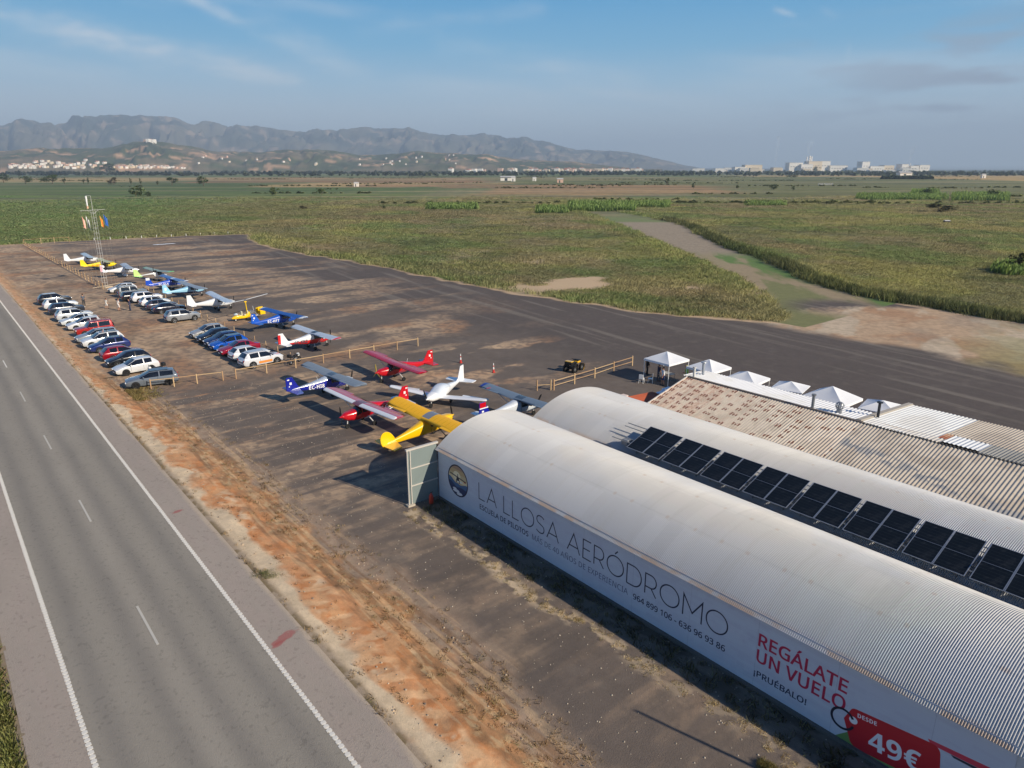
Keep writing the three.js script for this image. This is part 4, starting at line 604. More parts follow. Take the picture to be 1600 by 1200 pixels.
aircraft({ label: 'bright yellow taildragger aircraft beside the hangar corner', x: 28.1, z: -43.4, heading: 2, span: 10.4, body: [255, 198, 10], wing: [255, 190, 14], fin: [255, 208, 14], tail: [255, 190, 14], round: 1, ribs: 1, pitch: 0.16, drop: 0.12, longWin: 0, skyCol: [130, 134, 140], chord: 1.5, strutDark: 1, gear: 'dark', propAngle: 0, finH: 1.0, wingRough: 1 });
aircraft({ label: 'white aircraft with red belly, nearest of the row beyond the parked cars', x: 33.6, z: -76.4, heading: 5, span: 9.8, body: W, under: [206, 36, 40], split: -0.05, wing: [200, 206, 214], tip: [206, 60, 80], tipAt: 0.96, fin: W, rudder: [206, 36, 40], tail: W, reg: 'EC-XK2', regCol: [60, 64, 80], regX: -2.0, propAngle: 0.1, skyCol: [60, 66, 80] });
aircraft({ label: 'blue aircraft with blue wing and white wing tips next to the gyrocopter', x: 35.3, z: -89.8, heading: 10, span: 10, body: [24, 84, 186], under: W, split: -0.7, wing: [40, 92, 170], wingRough: 1, tip: [206, 214, 222], tipAt: 0.93, fin: [24, 90, 196], reg: 'EC-HF7', marks: STAR, propAngle: 0.3, sky: false, regX: -1.7 });
aircraft({ label: 'white aircraft with white wing just beyond the yellow gyrocopter', x: 32.9, z: -107.3, heading: -2, span: 11.2, body: W, wing: [204, 212, 222], fin: W, tail: W, propAngle: 0.2, finH: 1.35, skyCol: [210, 216, 224] });
aircraft({ label: 'pale blue ultralight with grey wing and dark nose engine', x: 33.1, z: -121.4, heading: 4, span: 10.6, body: [150, 200, 226], under: [24, 44, 90], split: -0.2, wing: [150, 164, 176], wingRough: 1, fin: [150, 206, 234], marks: [[-4.1, 0.5, 0.3, 0.4]], tail: [190, 214, 232], blades: 3, sky: false, scale: 1 });
aircraft({ label: 'deep blue aircraft with white belly line and white fin top', x: 33.0, z: -131.5, heading: 6, span: 10.4, body: [24, 76, 190], under: W, split: -0.6, wing: [38, 86, 166], tip: [226, 230, 236], tipAt: 0.94, fin: [24, 76, 190], finTop: W, reg: 'EC-GL4', propAngle: 0.1, skyCol: [226, 230, 236], tail: [22, 58, 160] });
aircraft({ label: 'ultralight with grey and lime green wing and a lime tail on a thin boom', kind: 'pod', x: 33.6, z: -143.5, heading: 14, span: 9.6, body: [220, 224, 226], wing: [150, 170, 162], wingRough: 1, tip: [130, 206, 130], tipAt: 0.8, fin: [196, 240, 140], tail: [190, 232, 140], dihedral: 0.05 });
aircraft({ label: 'white aircraft with grey wing and pink marked tail behind the lattice mast', x: 30.6, z: -154.0, heading: -4, span: 9.4, body: [238, 238, 240], wing: [178, 190, 202], wingRough: 1, fin: [238, 232, 236], rudder: [228, 170, 180], tail: W, spats: 1, skyCol: [120, 130, 146], regX: -1.9 });
aircraft({ label: 'lemon yellow aircraft parked beyond the lattice mast', x: 29.2, z: -166.5, heading: 4, span: 9, body: [246, 218, 24], wing: [216, 196, 60], fin: [246, 218, 24], reg: 'EC-ZP9', regCol: [214, 120, 40], tail: [246, 218, 24], sky: false, gear: 'dark', longWin: 1 });
aircraft({ label: 'white aircraft with pale grey wing, farthest of the parked row', x: 28.2, z: -178.5, heading: 0, span: 11, body: W, wing: [196, 206, 212], fin: W, tail: W, skyCol: [220, 224, 228], finH: 1.35 });
{ // gyrocopter
  const Y = gloss(246, 200, 14), g = thing('gyrocopter', 'yellow open gyrocopter with long white rotor blades', 'gyrocopter', [33.0, 0, -97.6], Math.PI + 0.12);
  const ST = [[1.9, 0.42, 0.5, 0.06], [1.7, 0.34, 0.66, 0.2], [1.2, 0.28, 0.86, 0.32], [0.75, 0.27, 0.78, 0.36], [0.2, 0.27, 0.62, 0.36], [-0.3, 0.27, 0.9, 0.34], [-0.6, 0.32, 1.15, 0.26], [-0.8, 0.45, 1.1, 0.12]];
  obj('body', shell((i, j) => { const [x, a, b, w] = ST[i], t = j / 18 * 6.28319; return V(x, (a + b) / 2 + (b - a) / 2 * sgnp(Math.sin(t), 0.75), w * sgnp(Math.cos(t), 0.75)); }, ST.length, 18, { wrap: true, caps: ['a', 'a'] }).a, Y, g);
  for (const x of [0.75, -0.1]) obj('seat', [rbox(0.45, 0.14, 0.44, 0.05, x, 0.72, 0), rbox(0.14, 0.6, 0.44, 0.05, x - 0.28, 1.0, 0)], paint(226, 220, 190, 0.7), g);
  obj('windshield', [new THREE.SphereGeometry(0.42, 12, 6, 0, Math.PI, 0.4, 0.8).rotateY(Math.PI / 2).translate(1.15, 0.75, 0)], paint(200, 210, 214, 0.1), g);
  obj('mast', [beam(V(-0.35, 0.8, 0.07), V(-0.28, 2.5, 0.03), 0.07, 0.09), beam(V(-0.35, 0.8, -0.07), V(-0.28, 2.5, -0.03), 0.07, 0.09), box(0.34, 0.14, 0.16, -0.26, 2.52, 0)], Y, g);
  obj('rotor_hub', [rod(V(-0.26, 2.55, 0), V(-0.26, 2.78, 0), 0.06), box(0.5, 0.06, 0.12, -0.26, 2.76, 0).rotateY(0)], M.steel, g);
  const ra = 30 * Math.PI / 180 - (Math.PI + 0.12); for (const q of [0, Math.PI]) { const b = new RoundedBoxGeometry(4.4, 0.03, 0.2, 1, 0.012).translate(2.45, 0, 0).rotateZ(0.02).rotateY(ra + q).translate(-0.26, 2.78, 0); obj('rotor_blade', b, M.white, g); }
  obj('engine', [rbox(0.5, 0.4, 0.44, 0.05, -0.9, 1.0, 0), rod(V(-1.0, 1.15, -0.3), V(-1.0, 1.15, 0.3), 0.1), rod(V(-1.15, 1.0, 0), V(-1.35, 1.0, 0), 0.06)], M.steel, g);
  for (let k = 0; k < 3; k++) obj('propeller_blade', new THREE.SphereGeometry(1, 8, 6).scale(0.025, 0.4, 0.07).translate(0, 0.42, 0).rotateX(k * 2.094 + 0.3).translate(-1.36, 1.0, 0), M.white, g);
  obj('tail_boom', [beam(V(-0.6, 0.36, 0), V(-2.4, 0.5, 0), 0.08, 0.1)], paint(210, 210, 200, 0.4), g);
  for (const z of [-0.62, 0, 0.62]) obj('tail_fin', rbox(0.75, z ? 0.8 : 1.0, 0.06, 0.025, -2.35, z ? 0.95 : 1.05, z), Y, g); obj('tailplane', rbox(0.6, 0.06, 1.3, 0.02, -2.3, 0.6, 0), Y, g);
  for (const [x, z] of [[-0.55, 0.8], [-0.55, -0.8], [1.35, 0]]) { const w = obj('wheel', [new THREE.TorusGeometry(0.14, 0.07, 8, 16).translate(x, 0.21, z)], M.tyre, g); obj('hub', rod(V(x, 0.21, z - 0.05), V(x, 0.21, z + 0.05), 0.09), M.white, w); } obj('axle', [rod(V(-0.45, 0.4, 0.3), V(-0.55, 0.22, 0.78), 0.04), rod(V(-0.45, 0.4, -0.3), V(-0.55, 0.22, -0.78), 0.04), rod(V(1.35, 0.21, 0), V(1.4, 0.45, 0), 0.04)], Y, g);
}

// ---------- cars ----------
// stations from nose to tail: x, sill y, half width, belt y, belt half, roof y, roof half, roof crown; 'w' marks glass
const CAR = {
  hatch: { L: 4.2, H: 1.5, S: [[2.1, 0.34, 0.6, 0.56, 0.58, 0.6, 0.4], [2.02, 0.22, 0.78, 0.68, 0.74, 0.74, 0.5], [1.75, 0.2, 0.86, 0.76, 0.84, 0.84, 0.6], [1.0, 0.19, 0.88, 0.92, 0.84, 0.98, 0.64], [0.18, 0.19, 0.89, 0.93, 0.85, 1.42, 0.58], [0.1, 0.19, 0.89, 0.93, 0.85, 1.44, 0.58], [-0.52, 0.19, 0.89, 0.94, 0.85, 1.48, 0.58], [-0.62, 0.19, 0.89, 0.94, 0.85, 1.48, 0.58], [-1.35, 0.2, 0.88, 0.96, 0.83, 1.43, 0.55], [-1.5, 0.21, 0.87, 0.97, 0.82, 1.4, 0.54], [-1.92, 0.26, 0.84, 0.98, 0.78, 1.02, 0.6], [-2.04, 0.3, 0.8, 0.84, 0.76, 0.86, 0.6], [-2.1, 0.4, 0.7, 0.66, 0.68, 0.68, 0.5]], fw: [3, 4], rw: [9, 10], sw: [[4, 6], [7, 8]], tri: 3 },
  suv: { L: 4.45, H: 1.66, S: [[2.2, 0.4, 0.62, 0.7, 0.6, 0.74, 0.4], [2.14, 0.28, 0.82, 0.84, 0.78, 0.9, 0.5], [1.9, 0.26, 0.9, 0.94, 0.86, 1.0, 0.62], [1.1, 0.25, 0.92, 1.04, 0.88, 1.1, 0.68], [0.4, 0.25, 0.93, 1.04, 0.88, 1.56, 0.63], [0.32, 0.25, 0.93, 1.04, 0.88, 1.58, 0.63], [-0.42, 0.25, 0.93, 1.05, 0.88, 1.63, 0.63], [-0.54, 0.25, 0.93, 1.05, 0.88, 1.63, 0.63], [-1.5, 0.26, 0.92, 1.07, 0.87, 1.59, 0.6], [-1.72, 0.27, 0.91, 1.08, 0.86, 1.56, 0.6], [-2.06, 0.32, 0.88, 1.08, 0.82, 1.14, 0.64], [-2.16, 0.36, 0.84, 0.92, 0.8, 0.94, 0.62], [-2.22, 0.46, 0.74, 0.74, 0.72, 0.76, 0.5]], fw: [3, 4], rw: [9, 10], sw: [[4, 6], [7, 8]], tri: 3 },
  estate: { L: 4.6, H: 1.48, S: [[2.3, 0.34, 0.6, 0.56, 0.58, 0.6, 0.4], [2.22, 0.22, 0.78, 0.68, 0.74, 0.74, 0.5], [1.9, 0.2, 0.86, 0.76, 0.84, 0.84, 0.6], [1.05, 0.19, 0.89, 0.92, 0.85, 0.98, 0.64], [0.2, 0.19, 0.9, 0.93, 0.85, 1.4, 0.58], [0.12, 0.19, 0.9, 0.93, 0.85, 1.42, 0.58], [-0.6, 0.19, 0.9, 0.94, 0.85, 1.46, 0.58], [-0.7, 0.19, 0.9, 0.94, 0.85, 1.46, 0.58], [-1.85, 0.2, 0.89, 0.96, 0.83, 1.4, 0.55], [-1.95, 0.21, 0.88, 0.97, 0.82, 1.38, 0.54], [-2.16, 0.26, 0.85, 0.98, 0.8, 1.02, 0.6], [-2.26, 0.3, 0.8, 0.84, 0.76, 0.86, 0.6], [-2.3, 0.4, 0.7, 0.66, 0.68, 0.68, 0.5]], fw: [3, 4], rw: [9, 10], sw: [[4, 6], [7, 8]], tri: 3 },
  sedan: { L: 4.5, H: 1.43, S: [[2.25, 0.34, 0.6, 0.56, 0.58, 0.6, 0.4], [2.17, 0.22, 0.78, 0.66, 0.74, 0.72, 0.5], [1.85, 0.2, 0.86, 0.76, 0.84, 0.82, 0.6], [0.95, 0.19, 0.88, 0.9, 0.84, 0.96, 0.64], [0.15, 0.19, 0.89, 0.92, 0.84, 1.36, 0.56], [0.08, 0.19, 0.89, 0.92, 0.84, 1.38, 0.56], [-0.5, 0.19, 0.89, 0.93, 0.84, 1.41, 0.56], [-0.58, 0.19, 0.89, 0.93, 0.84, 1.41, 0.56], [-1.0, 0.2, 0.88, 0.94, 0.83, 1.36, 0.54], [-1.12, 0.21, 0.88, 0.94, 0.82, 1.33, 0.54], [-1.7, 0.24, 0.86, 0.95, 0.8, 1.0, 0.62], [-2.16, 0.3, 0.8, 0.9, 0.74, 0.94, 0.6], [-2.25, 0.4, 0.7, 0.64, 0.68, 0.66, 0.5]], fw: [3, 4], rw: [9, 10], sw: [[4, 6], [7, 8]], tri: 3 },
  jeep: { L: 4.2, H: 1.75, S: [[2.1, 0.44, 0.7, 0.86, 0.7, 0.9, 0.5], [2.06, 0.34, 0.82, 0.94, 0.8, 0.98, 0.6], [1.9, 0.32, 0.86, 0.98, 0.84, 1.02, 0.66], [0.85, 0.32, 0.87, 1.04, 0.85, 1.08, 0.7], [0.5, 0.32, 0.87, 1.05, 0.85, 1.68, 0.7], [0.42, 0.32, 0.87, 1.05, 0.85, 1.7, 0.7], [-0.32, 0.32, 0.87, 1.05, 0.85, 1.73, 0.7], [-0.44, 0.32, 0.87, 1.05, 0.85, 1.73, 0.7], [-1.7, 0.32, 0.87, 1.06, 0.85, 1.72, 0.7], [-1.94, 0.33, 0.87, 1.06, 0.85, 1.7, 0.7], [-2.02, 0.36, 0.86, 1.06, 0.84, 1.1, 0.8], [-2.06, 0.38, 0.84, 0.9, 0.82, 0.92, 0.7], [-2.1, 0.44, 0.76, 0.7, 0.74, 0.72, 0.6]], fw: [3, 4], rw: [9, 10], sw: [[4, 6], [7, 8]], tri: 3 },
};
const carGeo = {};
function carShape(type) {
  if (carGeo[type]) return carGeo[type];
  const { S, fw, rw, sw } = CAR[type], ring = ([x, sy, hw, by, bh, ry, rh]) => {
    const half = [[0, sy], [hw * 0.86, sy], [hw * 0.97, sy + 0.06], [hw, lerp(sy, by, 0.5)], [hw * 0.995, lerp(sy, by, 0.8)], [bh, by], [lerp(bh, rh, 0.06), lerp(by, ry, 0.06)], [lerp(bh, rh, 0.9), lerp(by, ry, 0.92)], [rh * 0.95, ry], [rh * 0.5, ry + 0.028], [0, ry + 0.035]];
    return [...half.map(p => V(x, p[1], p[0])), ...half.slice(1, -1).reverse().map(p => V(x, p[1], -p[0]))];
  };
  const R = S.map(ring), n = R[0].length;
  const out = shell((i, j) => R[i][j], S.length, n, { wrap: true, caps: ['body', 'body'], cls: (i, j) => {
    const m = j < 10 ? j : n - 1 - j, side = j < 10 ? 'l' : 'r';
    if (m === 0 || m === 1) return 'under';
    if (i === fw[0] && m >= 8) return 'windscreen'; if (i === rw[0] && m >= 7) return 'rear';
    if (m === 6) { for (const [k, [a, b]] of sw.entries()) if (i >= a && i < b) return `side_${side}${k}`; if (i === 3) return `side_${side}0`; }
    return 'body'; } });
  const top = Math.max(...S.map(s => s[5])); out.roofY = top;
  return carGeo[type] = out;
}
function car(label, type, col, x, z, head, o = {}) {
  const { S, L } = CAR[type], G = carShape(type), t = thing('parked_car', label, 'car', [x, 0, z], head * Math.PI / 180);
  const m = paint(...col, 0.25, 0.15, { clearcoat: 1, clearcoatRoughness: 0.06 }), b = obj('body', G.body, m, t);
  obj('windscreen', G.windscreen, M.glass, t); obj('rear_window', G.rear, M.glass, t); obj('underbody', G.under, M.black, t);
  for (const s of ['l', 'r']) for (const k of [0, 1]) if (G[`side_${s}${k}`]) obj('side_window', G[`side_${s}${k}`], M.glass, t);
  if (o.roof) obj('roof_panel', [rbox(1.7, 0.02, 1.02, 0.008, -0.62, G.roofY + 0.036, 0)], paint(...o.roof, 0.3, 0, { clearcoat: 1 }), t);
  const wr = type === 'suv' || type === 'jeep' ? 0.36 : 0.32, wx = L / 2 - 0.86, hw = S[5][2];
  for (const sx of [wx, -wx + 0.06]) for (const q of [-1, 1]) {
    obj('wheel_arch', new THREE.CylinderGeometry(wr + 0.055, wr + 0.055, 0.03, 22).rotateX(Math.PI / 2).translate(sx, wr + 0.02, q * (hw + 0.003)), M.black, t);
    const w = obj('wheel', [new THREE.TorusGeometry(wr - 0.07, 0.075, 8, 22).scale(1, 1, 1.3).translate(sx, wr, q * (hw - 0.02)), rod(V(sx, wr, q * (hw - 0.16)), V(sx, wr, q * (hw + 0.02)), wr - 0.06, wr - 0.06, 18)], M.tyre, t);
    const sp = [rod(V(sx, wr, q * (hw + 0.02)), V(sx, wr, q * (hw + 0.05)), 0.06)]; for (let k = 0; k < 5; k++) { const a = k * 1.2566; sp.push(beam(V(sx, wr, q * (hw + 0.04)), V(sx + Math.cos(a) * (wr - 0.09), wr + Math.sin(a) * (wr - 0.09), q * (hw + 0.04)), 0.05, 0.05)); } sp.push(new THREE.TorusGeometry(wr - 0.1, 0.022, 6, 20).translate(sx, wr, q * (hw + 0.04)));
    obj('rim', sp, o.darkRim ? M.darkrim : M.rim, w);
  }
  const fx = S[1][0], fy = lerp(S[1][1], S[1][3], 0.86), rx = S[S.length - 2][0], ry = S[S.length - 2][3];
  for (const q of [-1, 1]) { obj('headlight', rbox(0.26, 0.13, 0.34, 0.05, fx - 0.02, fy, q * 0.56), M.lamp, t); obj('tail_light', rbox(0.16, type === 'jeep' ? 0.3 : 0.2, 0.22, 0.05, rx + 0.02, ry - 0.06, q * 0.66), M.red, t); obj('mirror', [rbox(0.14, 0.13, 0.2, 0.04, 0.72, S[4][3] + 0.08, q * (hw + 0.06)), rod(V(0.74, S[4][3] + 0.03, q * (hw - 0.08)), V(0.72, S[4][3] + 0.06, q * (hw + 0.05)), 0.02)], o.mirror ? paint(...o.mirror, 0.3) : m, t); }
  obj('grille', [rbox(0.08, 0.2, 0.9, 0.03, S[0][0] - 0.03, S[0][1] + 0.12, 0)], M.black, t);
  for (const [px, s] of [[S[0][0] + 0.02, 1], [S[S.length - 1][0] - 0.02, -1]]) obj('number_plate', box(0.02, 0.11, 0.5, px, s > 0 ? S[0][1] + 0.06 : S[S.length - 1][1] + 0.1, 0), M.white, t);
  for (const q of [-1, 1]) obj('door_seam', [box(0.012, 0.55, 0.006, 0.72, 0.66, q * (hw + 0.002)), box(0.012, 0.55, 0.006, -0.48, 0.66, q * (hw + 0.002))], M.black, t);
  if (o.rack) { const r = [rod(V(0.4, 1.86, 0.6), V(-1.9, 1.86, 0.6), 0.02), rod(V(0.4, 1.86, -0.6), V(-1.9, 1.86, -0.6), 0.02)]; for (let k = 0; k < 6; k++) r.push(rod(V(0.4 - k * 0.46, 1.86, -0.6), V(0.4 - k * 0.46, 1.86, 0.6), 0.018), rod(V(0.4 - k * 0.46, 1.7, 0.58), V(0.4 - k * 0.46, 1.86, 0.6), 0.016), rod(V(0.4 - k * 0.46, 1.7, -0.58), V(0.4 - k * 0.46, 1.86, -0.6), 0.016)); obj('roof_rack', r, o.rack === 1 ? M.black : paint(...o.rack, 0.6), t); obj('spare_wheel', [new THREE.TorusGeometry(0.26, 0.1, 8, 20).rotateY(Math.PI / 2).translate(-2.2, 0.95, 0)], M.tyre, t); }
  if (o.rails) for (const q of [-1, 1]) obj('roof_rail', rod(V(0.1, G.roofY + 0.07, q * 0.56), V(-1.5, G.roofY + 0.05, q * 0.54), 0.022), M.steel, t);
  if (o.box) obj('roof_box', rbox(1.7, 0.32, 0.8, 0.12, -0.5, G.roofY + 0.24, 0), paint(...o.box, 0.35), t);
  if (o.flash) obj('side_stripe', [rbox(1.5, 0.24, 0.012, 0.004, 0.1, 0.56, hw + 0.006), rbox(1.5, 0.24, 0.012, 0.004, 0.1, 0.56, -hw - 0.006)], paint(...o.flash, 0.4), t);
  return t;
}
const cw = [226, 228, 230], ck = [26, 28, 34], X0 = 12.5;
const row = (len, rev) => X0 + len / 2;
car('grey hatchback with black roof behind the wooden rail, nearest to the camera', 'estate', [112, 120, 130], 15.1, -72.7, 168, { roof: [34, 38, 48], darkRim: 1 });
car('white hatchback beside a parked motorbike, next to the grey hatchback', 'hatch', cw, 15.0, -78.6, 186, { darkRim: 1 });
car('black hatchback squeezed between the red and the white hatchbacks by the road', 'hatch', ck, 15.1, -82.4, 182);
car('glossy dark red hatchback parked with its tail to the road', 'hatch', [150, 12, 30], 15.2, -85.6, 4, { mirror: [150, 12, 30] });
car('dark blue hatchback with glassy roof beside the red hatchback', 'hatch', [30, 48, 110], 14.9, -90.6, 183, { roof: [30, 36, 50] });
car('white crossover with dark roof between the blue hatchback and the silver one', 'suv', cw, 14.8, -93.6, 183, { roof: [60, 68, 78] });
car('silver grey hatchback with large windscreen next to the red four by four', 'estate', [150, 156, 162], 14.8, -96.9, 184);
car('red boxy four by four with a roof rack', 'jeep', [176, 42, 38], 15.2, -100.8, 184, { rack: [120, 40, 36] });
car('white hatchback just beyond the red four by four', 'hatch', [218, 220, 222], 15.0, -105.6, 184);
car('white saloon, second beyond the red four by four', 'sedan', [214, 220, 222], 14.9, -109.2, 186);
car('silver white estate with roof rails and its tail to the road', 'suv', [206, 210, 214], 14.9, -112.8, 4, { rails: 1 });
car('dark navy hatchback with its tail to the road in the near row', 'suv', [40, 46, 60], 14.9, -118.6, 4);
car('white crossover with its tail to the road, last but one of the near row', 'suv', cw, 14.8, -123.2, 3, { rails: 1 });
car('black and white crossover at the far end of the near row', 'suv', [32, 32, 38], 14.8, -128.6, 3, { roof: [206, 206, 212] });
car('small white car nose on beside the grey van under the lattice mast', 'hatch', cw, 25.4, -133.8, 183);
const van = car('grey van with dark windows and a raised back under the lattice mast', 'jeep', [120, 126, 132], 25.6, -128.4, 3, { rails: 1, roof: [170, 176, 182] });
car('black estate in front of the grey van', 'estate', [36, 38, 44], 25.4, -124.2, 3, { rails: 1 });
car('white boxy estate with dark side windows in the middle of the far row', 'suv', [234, 234, 236], 26.2, -121.6, 4);
car('white hatchback just in front of the white boxy estate', 'hatch', cw, 26.3, -117.2, 4);
car('dark grey hatchback squeezed beside the teal black saloon', 'hatch', [70, 66, 78], 26.3, -113.6, 3);
car('blue black saloon with shiny boot beside the silver hatchback', 'sedan', [22, 26, 48], 26.5, -110.3, 3);
car('silver hatchback with dark tail at the near end of the far row', 'suv', [140, 144, 150], 26.2, -102.6, 2, {});
car('grey saloon at the far end of the short row behind the rail', 'hatch', [170, 168, 166], 25.9, -90.6, 186);
car('black hatchback beside the grey saloon in the short row', 'hatch', ck, 25.8, -87.7, 186);
car('navy blue hatchback in the middle of the short row', 'hatch', [32, 50, 96], 25.9, -85.2, 186);
car('bright blue hatchback in the short row', 'hatch', [18, 88, 190], 25.8, -82.9, 187, { roof: [26, 40, 66] });
car('dark red coupe between the bright blue and the white cars', 'sedan', [150, 20, 50], 25.9, -79.8, 185);
car('white hatchback with black rear window in the short row', 'hatch', cw, 25.9, -76.6, 5);
car('white crossover with an orange side flash beside the wooden rail', 'suv', [222, 224, 228], 25.9, -73.2, 6, { flash: [222, 140, 60], roof: [196, 198, 202] });
// ---------- motorbikes, quad ----------
function motorbike(label, x, z, head) {
  const t = thing('motorbike', label, 'motorbike', [x, 0, z], head);
  for (const q of [0.72, -0.7]) { const w = obj('wheel', new THREE.TorusGeometry(0.25, 0.07, 8, 20).translate(q, 0.32, 0), M.tyre, t); obj('rim', [new THREE.TorusGeometry(0.19, 0.02, 6, 18).translate(q, 0.32, 0), rod(V(q, 0.32, -0.07), V(q, 0.32, 0.07), 0.06)], M.rim, w); }
  obj('frame', [rod(V(0.72, 0.32, 0.08), V(0.45, 0.98, 0.05), 0.028), rod(V(0.72, 0.32, -0.08), V(0.45, 0.98, -0.05), 0.028), rod(V(0.45, 0.9, 0), V(-0.7, 0.34, 0), 0.04), rod(V(0.42, 0.96, -0.36), V(0.42, 0.96, 0.36), 0.02)], M.black, t);
  obj('engine', rbox(0.46, 0.36, 0.3, 0.06, 0.02, 0.44, 0), M.steel, t); obj('tank', rbox(0.5, 0.26, 0.32, 0.1, 0.16, 0.82, 0, 3), M.black, t); obj('seat', rbox(0.7, 0.12, 0.28, 0.05, -0.38, 0.8, 0), M.black, t); obj('fairing', rbox(0.26, 0.34, 0.3, 0.09, 0.56, 0.88, 0, 3), M.white, t); obj('luggage_box', [rbox(0.34, 0.34, 0.44, 0.06, -0.86, 1.02, 0)], M.black, t);
  for (const q of [-1, 1]) obj('mirror', rod(V(0.4, 0.96, q * 0.34), V(0.46, 1.16, q * 0.38), 0.03), M.black, t);
}
motorbike('black motorbike leaning beside the white hatchback near the road', 16.2, -75.9, 3.4);
motorbike('black and white motorbike at the nose of the white crossover by the rail', 28.9, -71.4, 0.5);
{
  const t = thing('quad_bike', 'black quad bike with yellow bodywork and big knobbly tyres beyond the rail', 'quad bike', [49.9, 0, -50.4], 0.25), Y = gloss(236, 184, 40);
  for (const x of [0.68, -0.68]) for (const q of [-1, 1]) { const w = obj('wheel', [new THREE.TorusGeometry(0.24, 0.12, 8, 20).scale(1, 1, 1.25).translate(x, 0.36, q * 0.52), ...Array.from({ length: 14 }, (_, k) => box(0.09, 0.05, 0.28, 0, 0.36, 0).rotateZ(k * 0.4488).translate(x, 0.36, q * 0.52))], M.tyre, t); obj('rim', rod(V(x, 0.36, q * 0.44), V(x, 0.36, q * 0.6), 0.14, 0.14, 14), M.steel, w); obj('mudguard', new THREE.CylinderGeometry(0.46, 0.46, 0.34, 16, 1, true, -0.3, 2.2).rotateX(Math.PI / 2).rotateZ(0.35).translate(x, 0.38, q * 0.5), x > 0 && q > 0 ? Y : M.black, t); }
  obj('chassis', [rbox(1.3, 0.26, 0.4, 0.05, 0, 0.5, 0), rod(V(0.68, 0.36, -0.5), V(0.68, 0.36, 0.5), 0.05), rod(V(-0.68, 0.36, -0.5), V(-0.68, 0.36, 0.5), 0.05)], M.black, t); obj('front_cowl', [rbox(0.6, 0.2, 0.62, 0.07, 0.62, 0.86, 0, 3)], Y, t); obj('seat', rbox(0.8, 0.2, 0.36, 0.08, -0.2, 0.86, 0, 3), M.black, t); obj('rear_box', rbox(0.5, 0.3, 0.86, 0.06, -0.86, 1.0, 0), M.black, t); obj('box_lid', rbox(0.46, 0.08, 0.8, 0.03, -0.86, 1.18, 0), Y, t);
  obj('handlebar', [rod(V(0.3, 1.16, -0.42), V(0.3, 1.16, 0.42), 0.022), rod(V(0.46, 0.9, 0), V(0.3, 1.16, 0), 0.035)], M.black, t); obj('rack', [box(0.5, 0.03, 0.7, 0.66, 1.02, 0)], M.black, t);
}
// ---------- tents, parasols, seats ----------
const canopyM = new THREE.MeshPhysicalMaterial({ color: new THREE.Color().setRGB(0.84, 0.85, 0.87), roughness: 0.8, side: THREE.DoubleSide, transmission: 0.12, thickness: 0 });
function pavilion(label, x, z, w, d, h, rise, turn = 0, pole = false) {
  const t = thing(pole ? 'parasol' : 'gazebo', label, pole ? 'parasol' : 'gazebo', [x, 0, z], turn), n = 12;
  const P = (i, j) => { const r = i / 8, per = j / (4 * n), k = Math.floor(per * 4) % 4, q = per * 4 - Math.floor(per * 4), cs = [[1, 1], [-1, 1], [-1, -1], [1, -1]], a = cs[k], b = cs[(k + 1) % 4], ex = lerp(a[0], b[0], q), ez = lerp(a[1], b[1], q); return V(ex * w / 2 * r, h + rise * (1 - r) - 0.06 * Math.sin(Math.PI * r) * Math.sin(Math.PI * q), ez * d / 2 * r); };
  obj('canopy', shell(P, 9, 4 * n, { wrap: true }).a.toNonIndexed ? (() => { const g = shell(P, 9, 4 * n, { wrap: true }).a; g.deleteAttribute('normal'); g.computeVertexNormals(); return g; })() : null, canopyM, t);
  const vh = pole ? 0.06 : 0.2; obj('valance', [box(w, vh, 0.015, 0, h - vh / 2, d / 2), box(w, vh, 0.015, 0, h - vh / 2, -d / 2), box(0.015, vh, d - 0.03, w / 2, h - vh / 2, 0), box(0.015, vh, d - 0.03, -w / 2, h - vh / 2, 0)], M.cloth, t);
  if (pole) { obj('pole', rod(V(0, 0, 0), V(0, h + rise, 0), 0.035), M.white, t); obj('base', rod(V(0, 0, 0), V(0, 0.12, 0), 0.36, 0.3, 18), paint(150, 148, 144, 0.9), t); for (const [a, b] of [[1, 1], [-1, 1], [-1, -1], [1, -1]]) obj('rib', rod(V(0, h + rise - 0.05, 0), V(a * w / 2, h - 0.02, b * d / 2), 0.015), M.white, t); }
  else for (const [a, b] of [[1, 1], [-1, 1], [-1, -1], [1, -1]]) obj('leg', beam(V(a * (w / 2 - 0.05), 0, b * (d / 2 - 0.05)), V(a * (w / 2 - 0.05), h - 0.02, b * (d / 2 - 0.05)), 0.045, 0.045), M.white, t);
}
pavilion('white gazebo with people beneath it, leftmost of the white canopies', 54.4, -42.1, 3.1, 3.1, 2.2, 0.75);
pavilion('white gazebo behind the tall flue pipe, second canopy from the left', 55.1, -37.7, 3, 2.9, 2.2, 0.75);
pavilion('white gazebo in the middle of the row behind the white roof', 54.7, -33.4, 2.9, 3.0, 2.15, 0.65, 0.1);
pavilion('square white parasol between the middle gazebo and the large one', 55.4, -29.6, 2.6, 2.6, 2.1, 0.5, 0.25, true);
pavilion('large bright white gazebo behind the grey flue pipe', 55.0, -25.8, 3.3, 3.6, 2.2, 0.95);
pavilion('drooping white parasol, rightmost canopy, beside the patchwork roof', 56.0, -22.2, 3.0, 2.8, 2.1, 0.55, 0.2, true);
function chair(label, x, z, turn, m) { const t = thing('plastic_chair', label, 'chair', [x, 0, z], turn); obj('seat', rbox(0.44, 0.04, 0.44, 0.015, 0, 0.44, 0), m, t); obj('backrest', rbox(0.05, 0.45, 0.44, 0.02, -0.22, 0.68, 0), m, t); for (const a of [1, -1]) for (const b of [1, -1]) obj('leg', rod(V(a * 0.19, 0.43, b * 0.19), V(a * 0.23, 0, b * 0.23), 0.02), m, t); return t; }
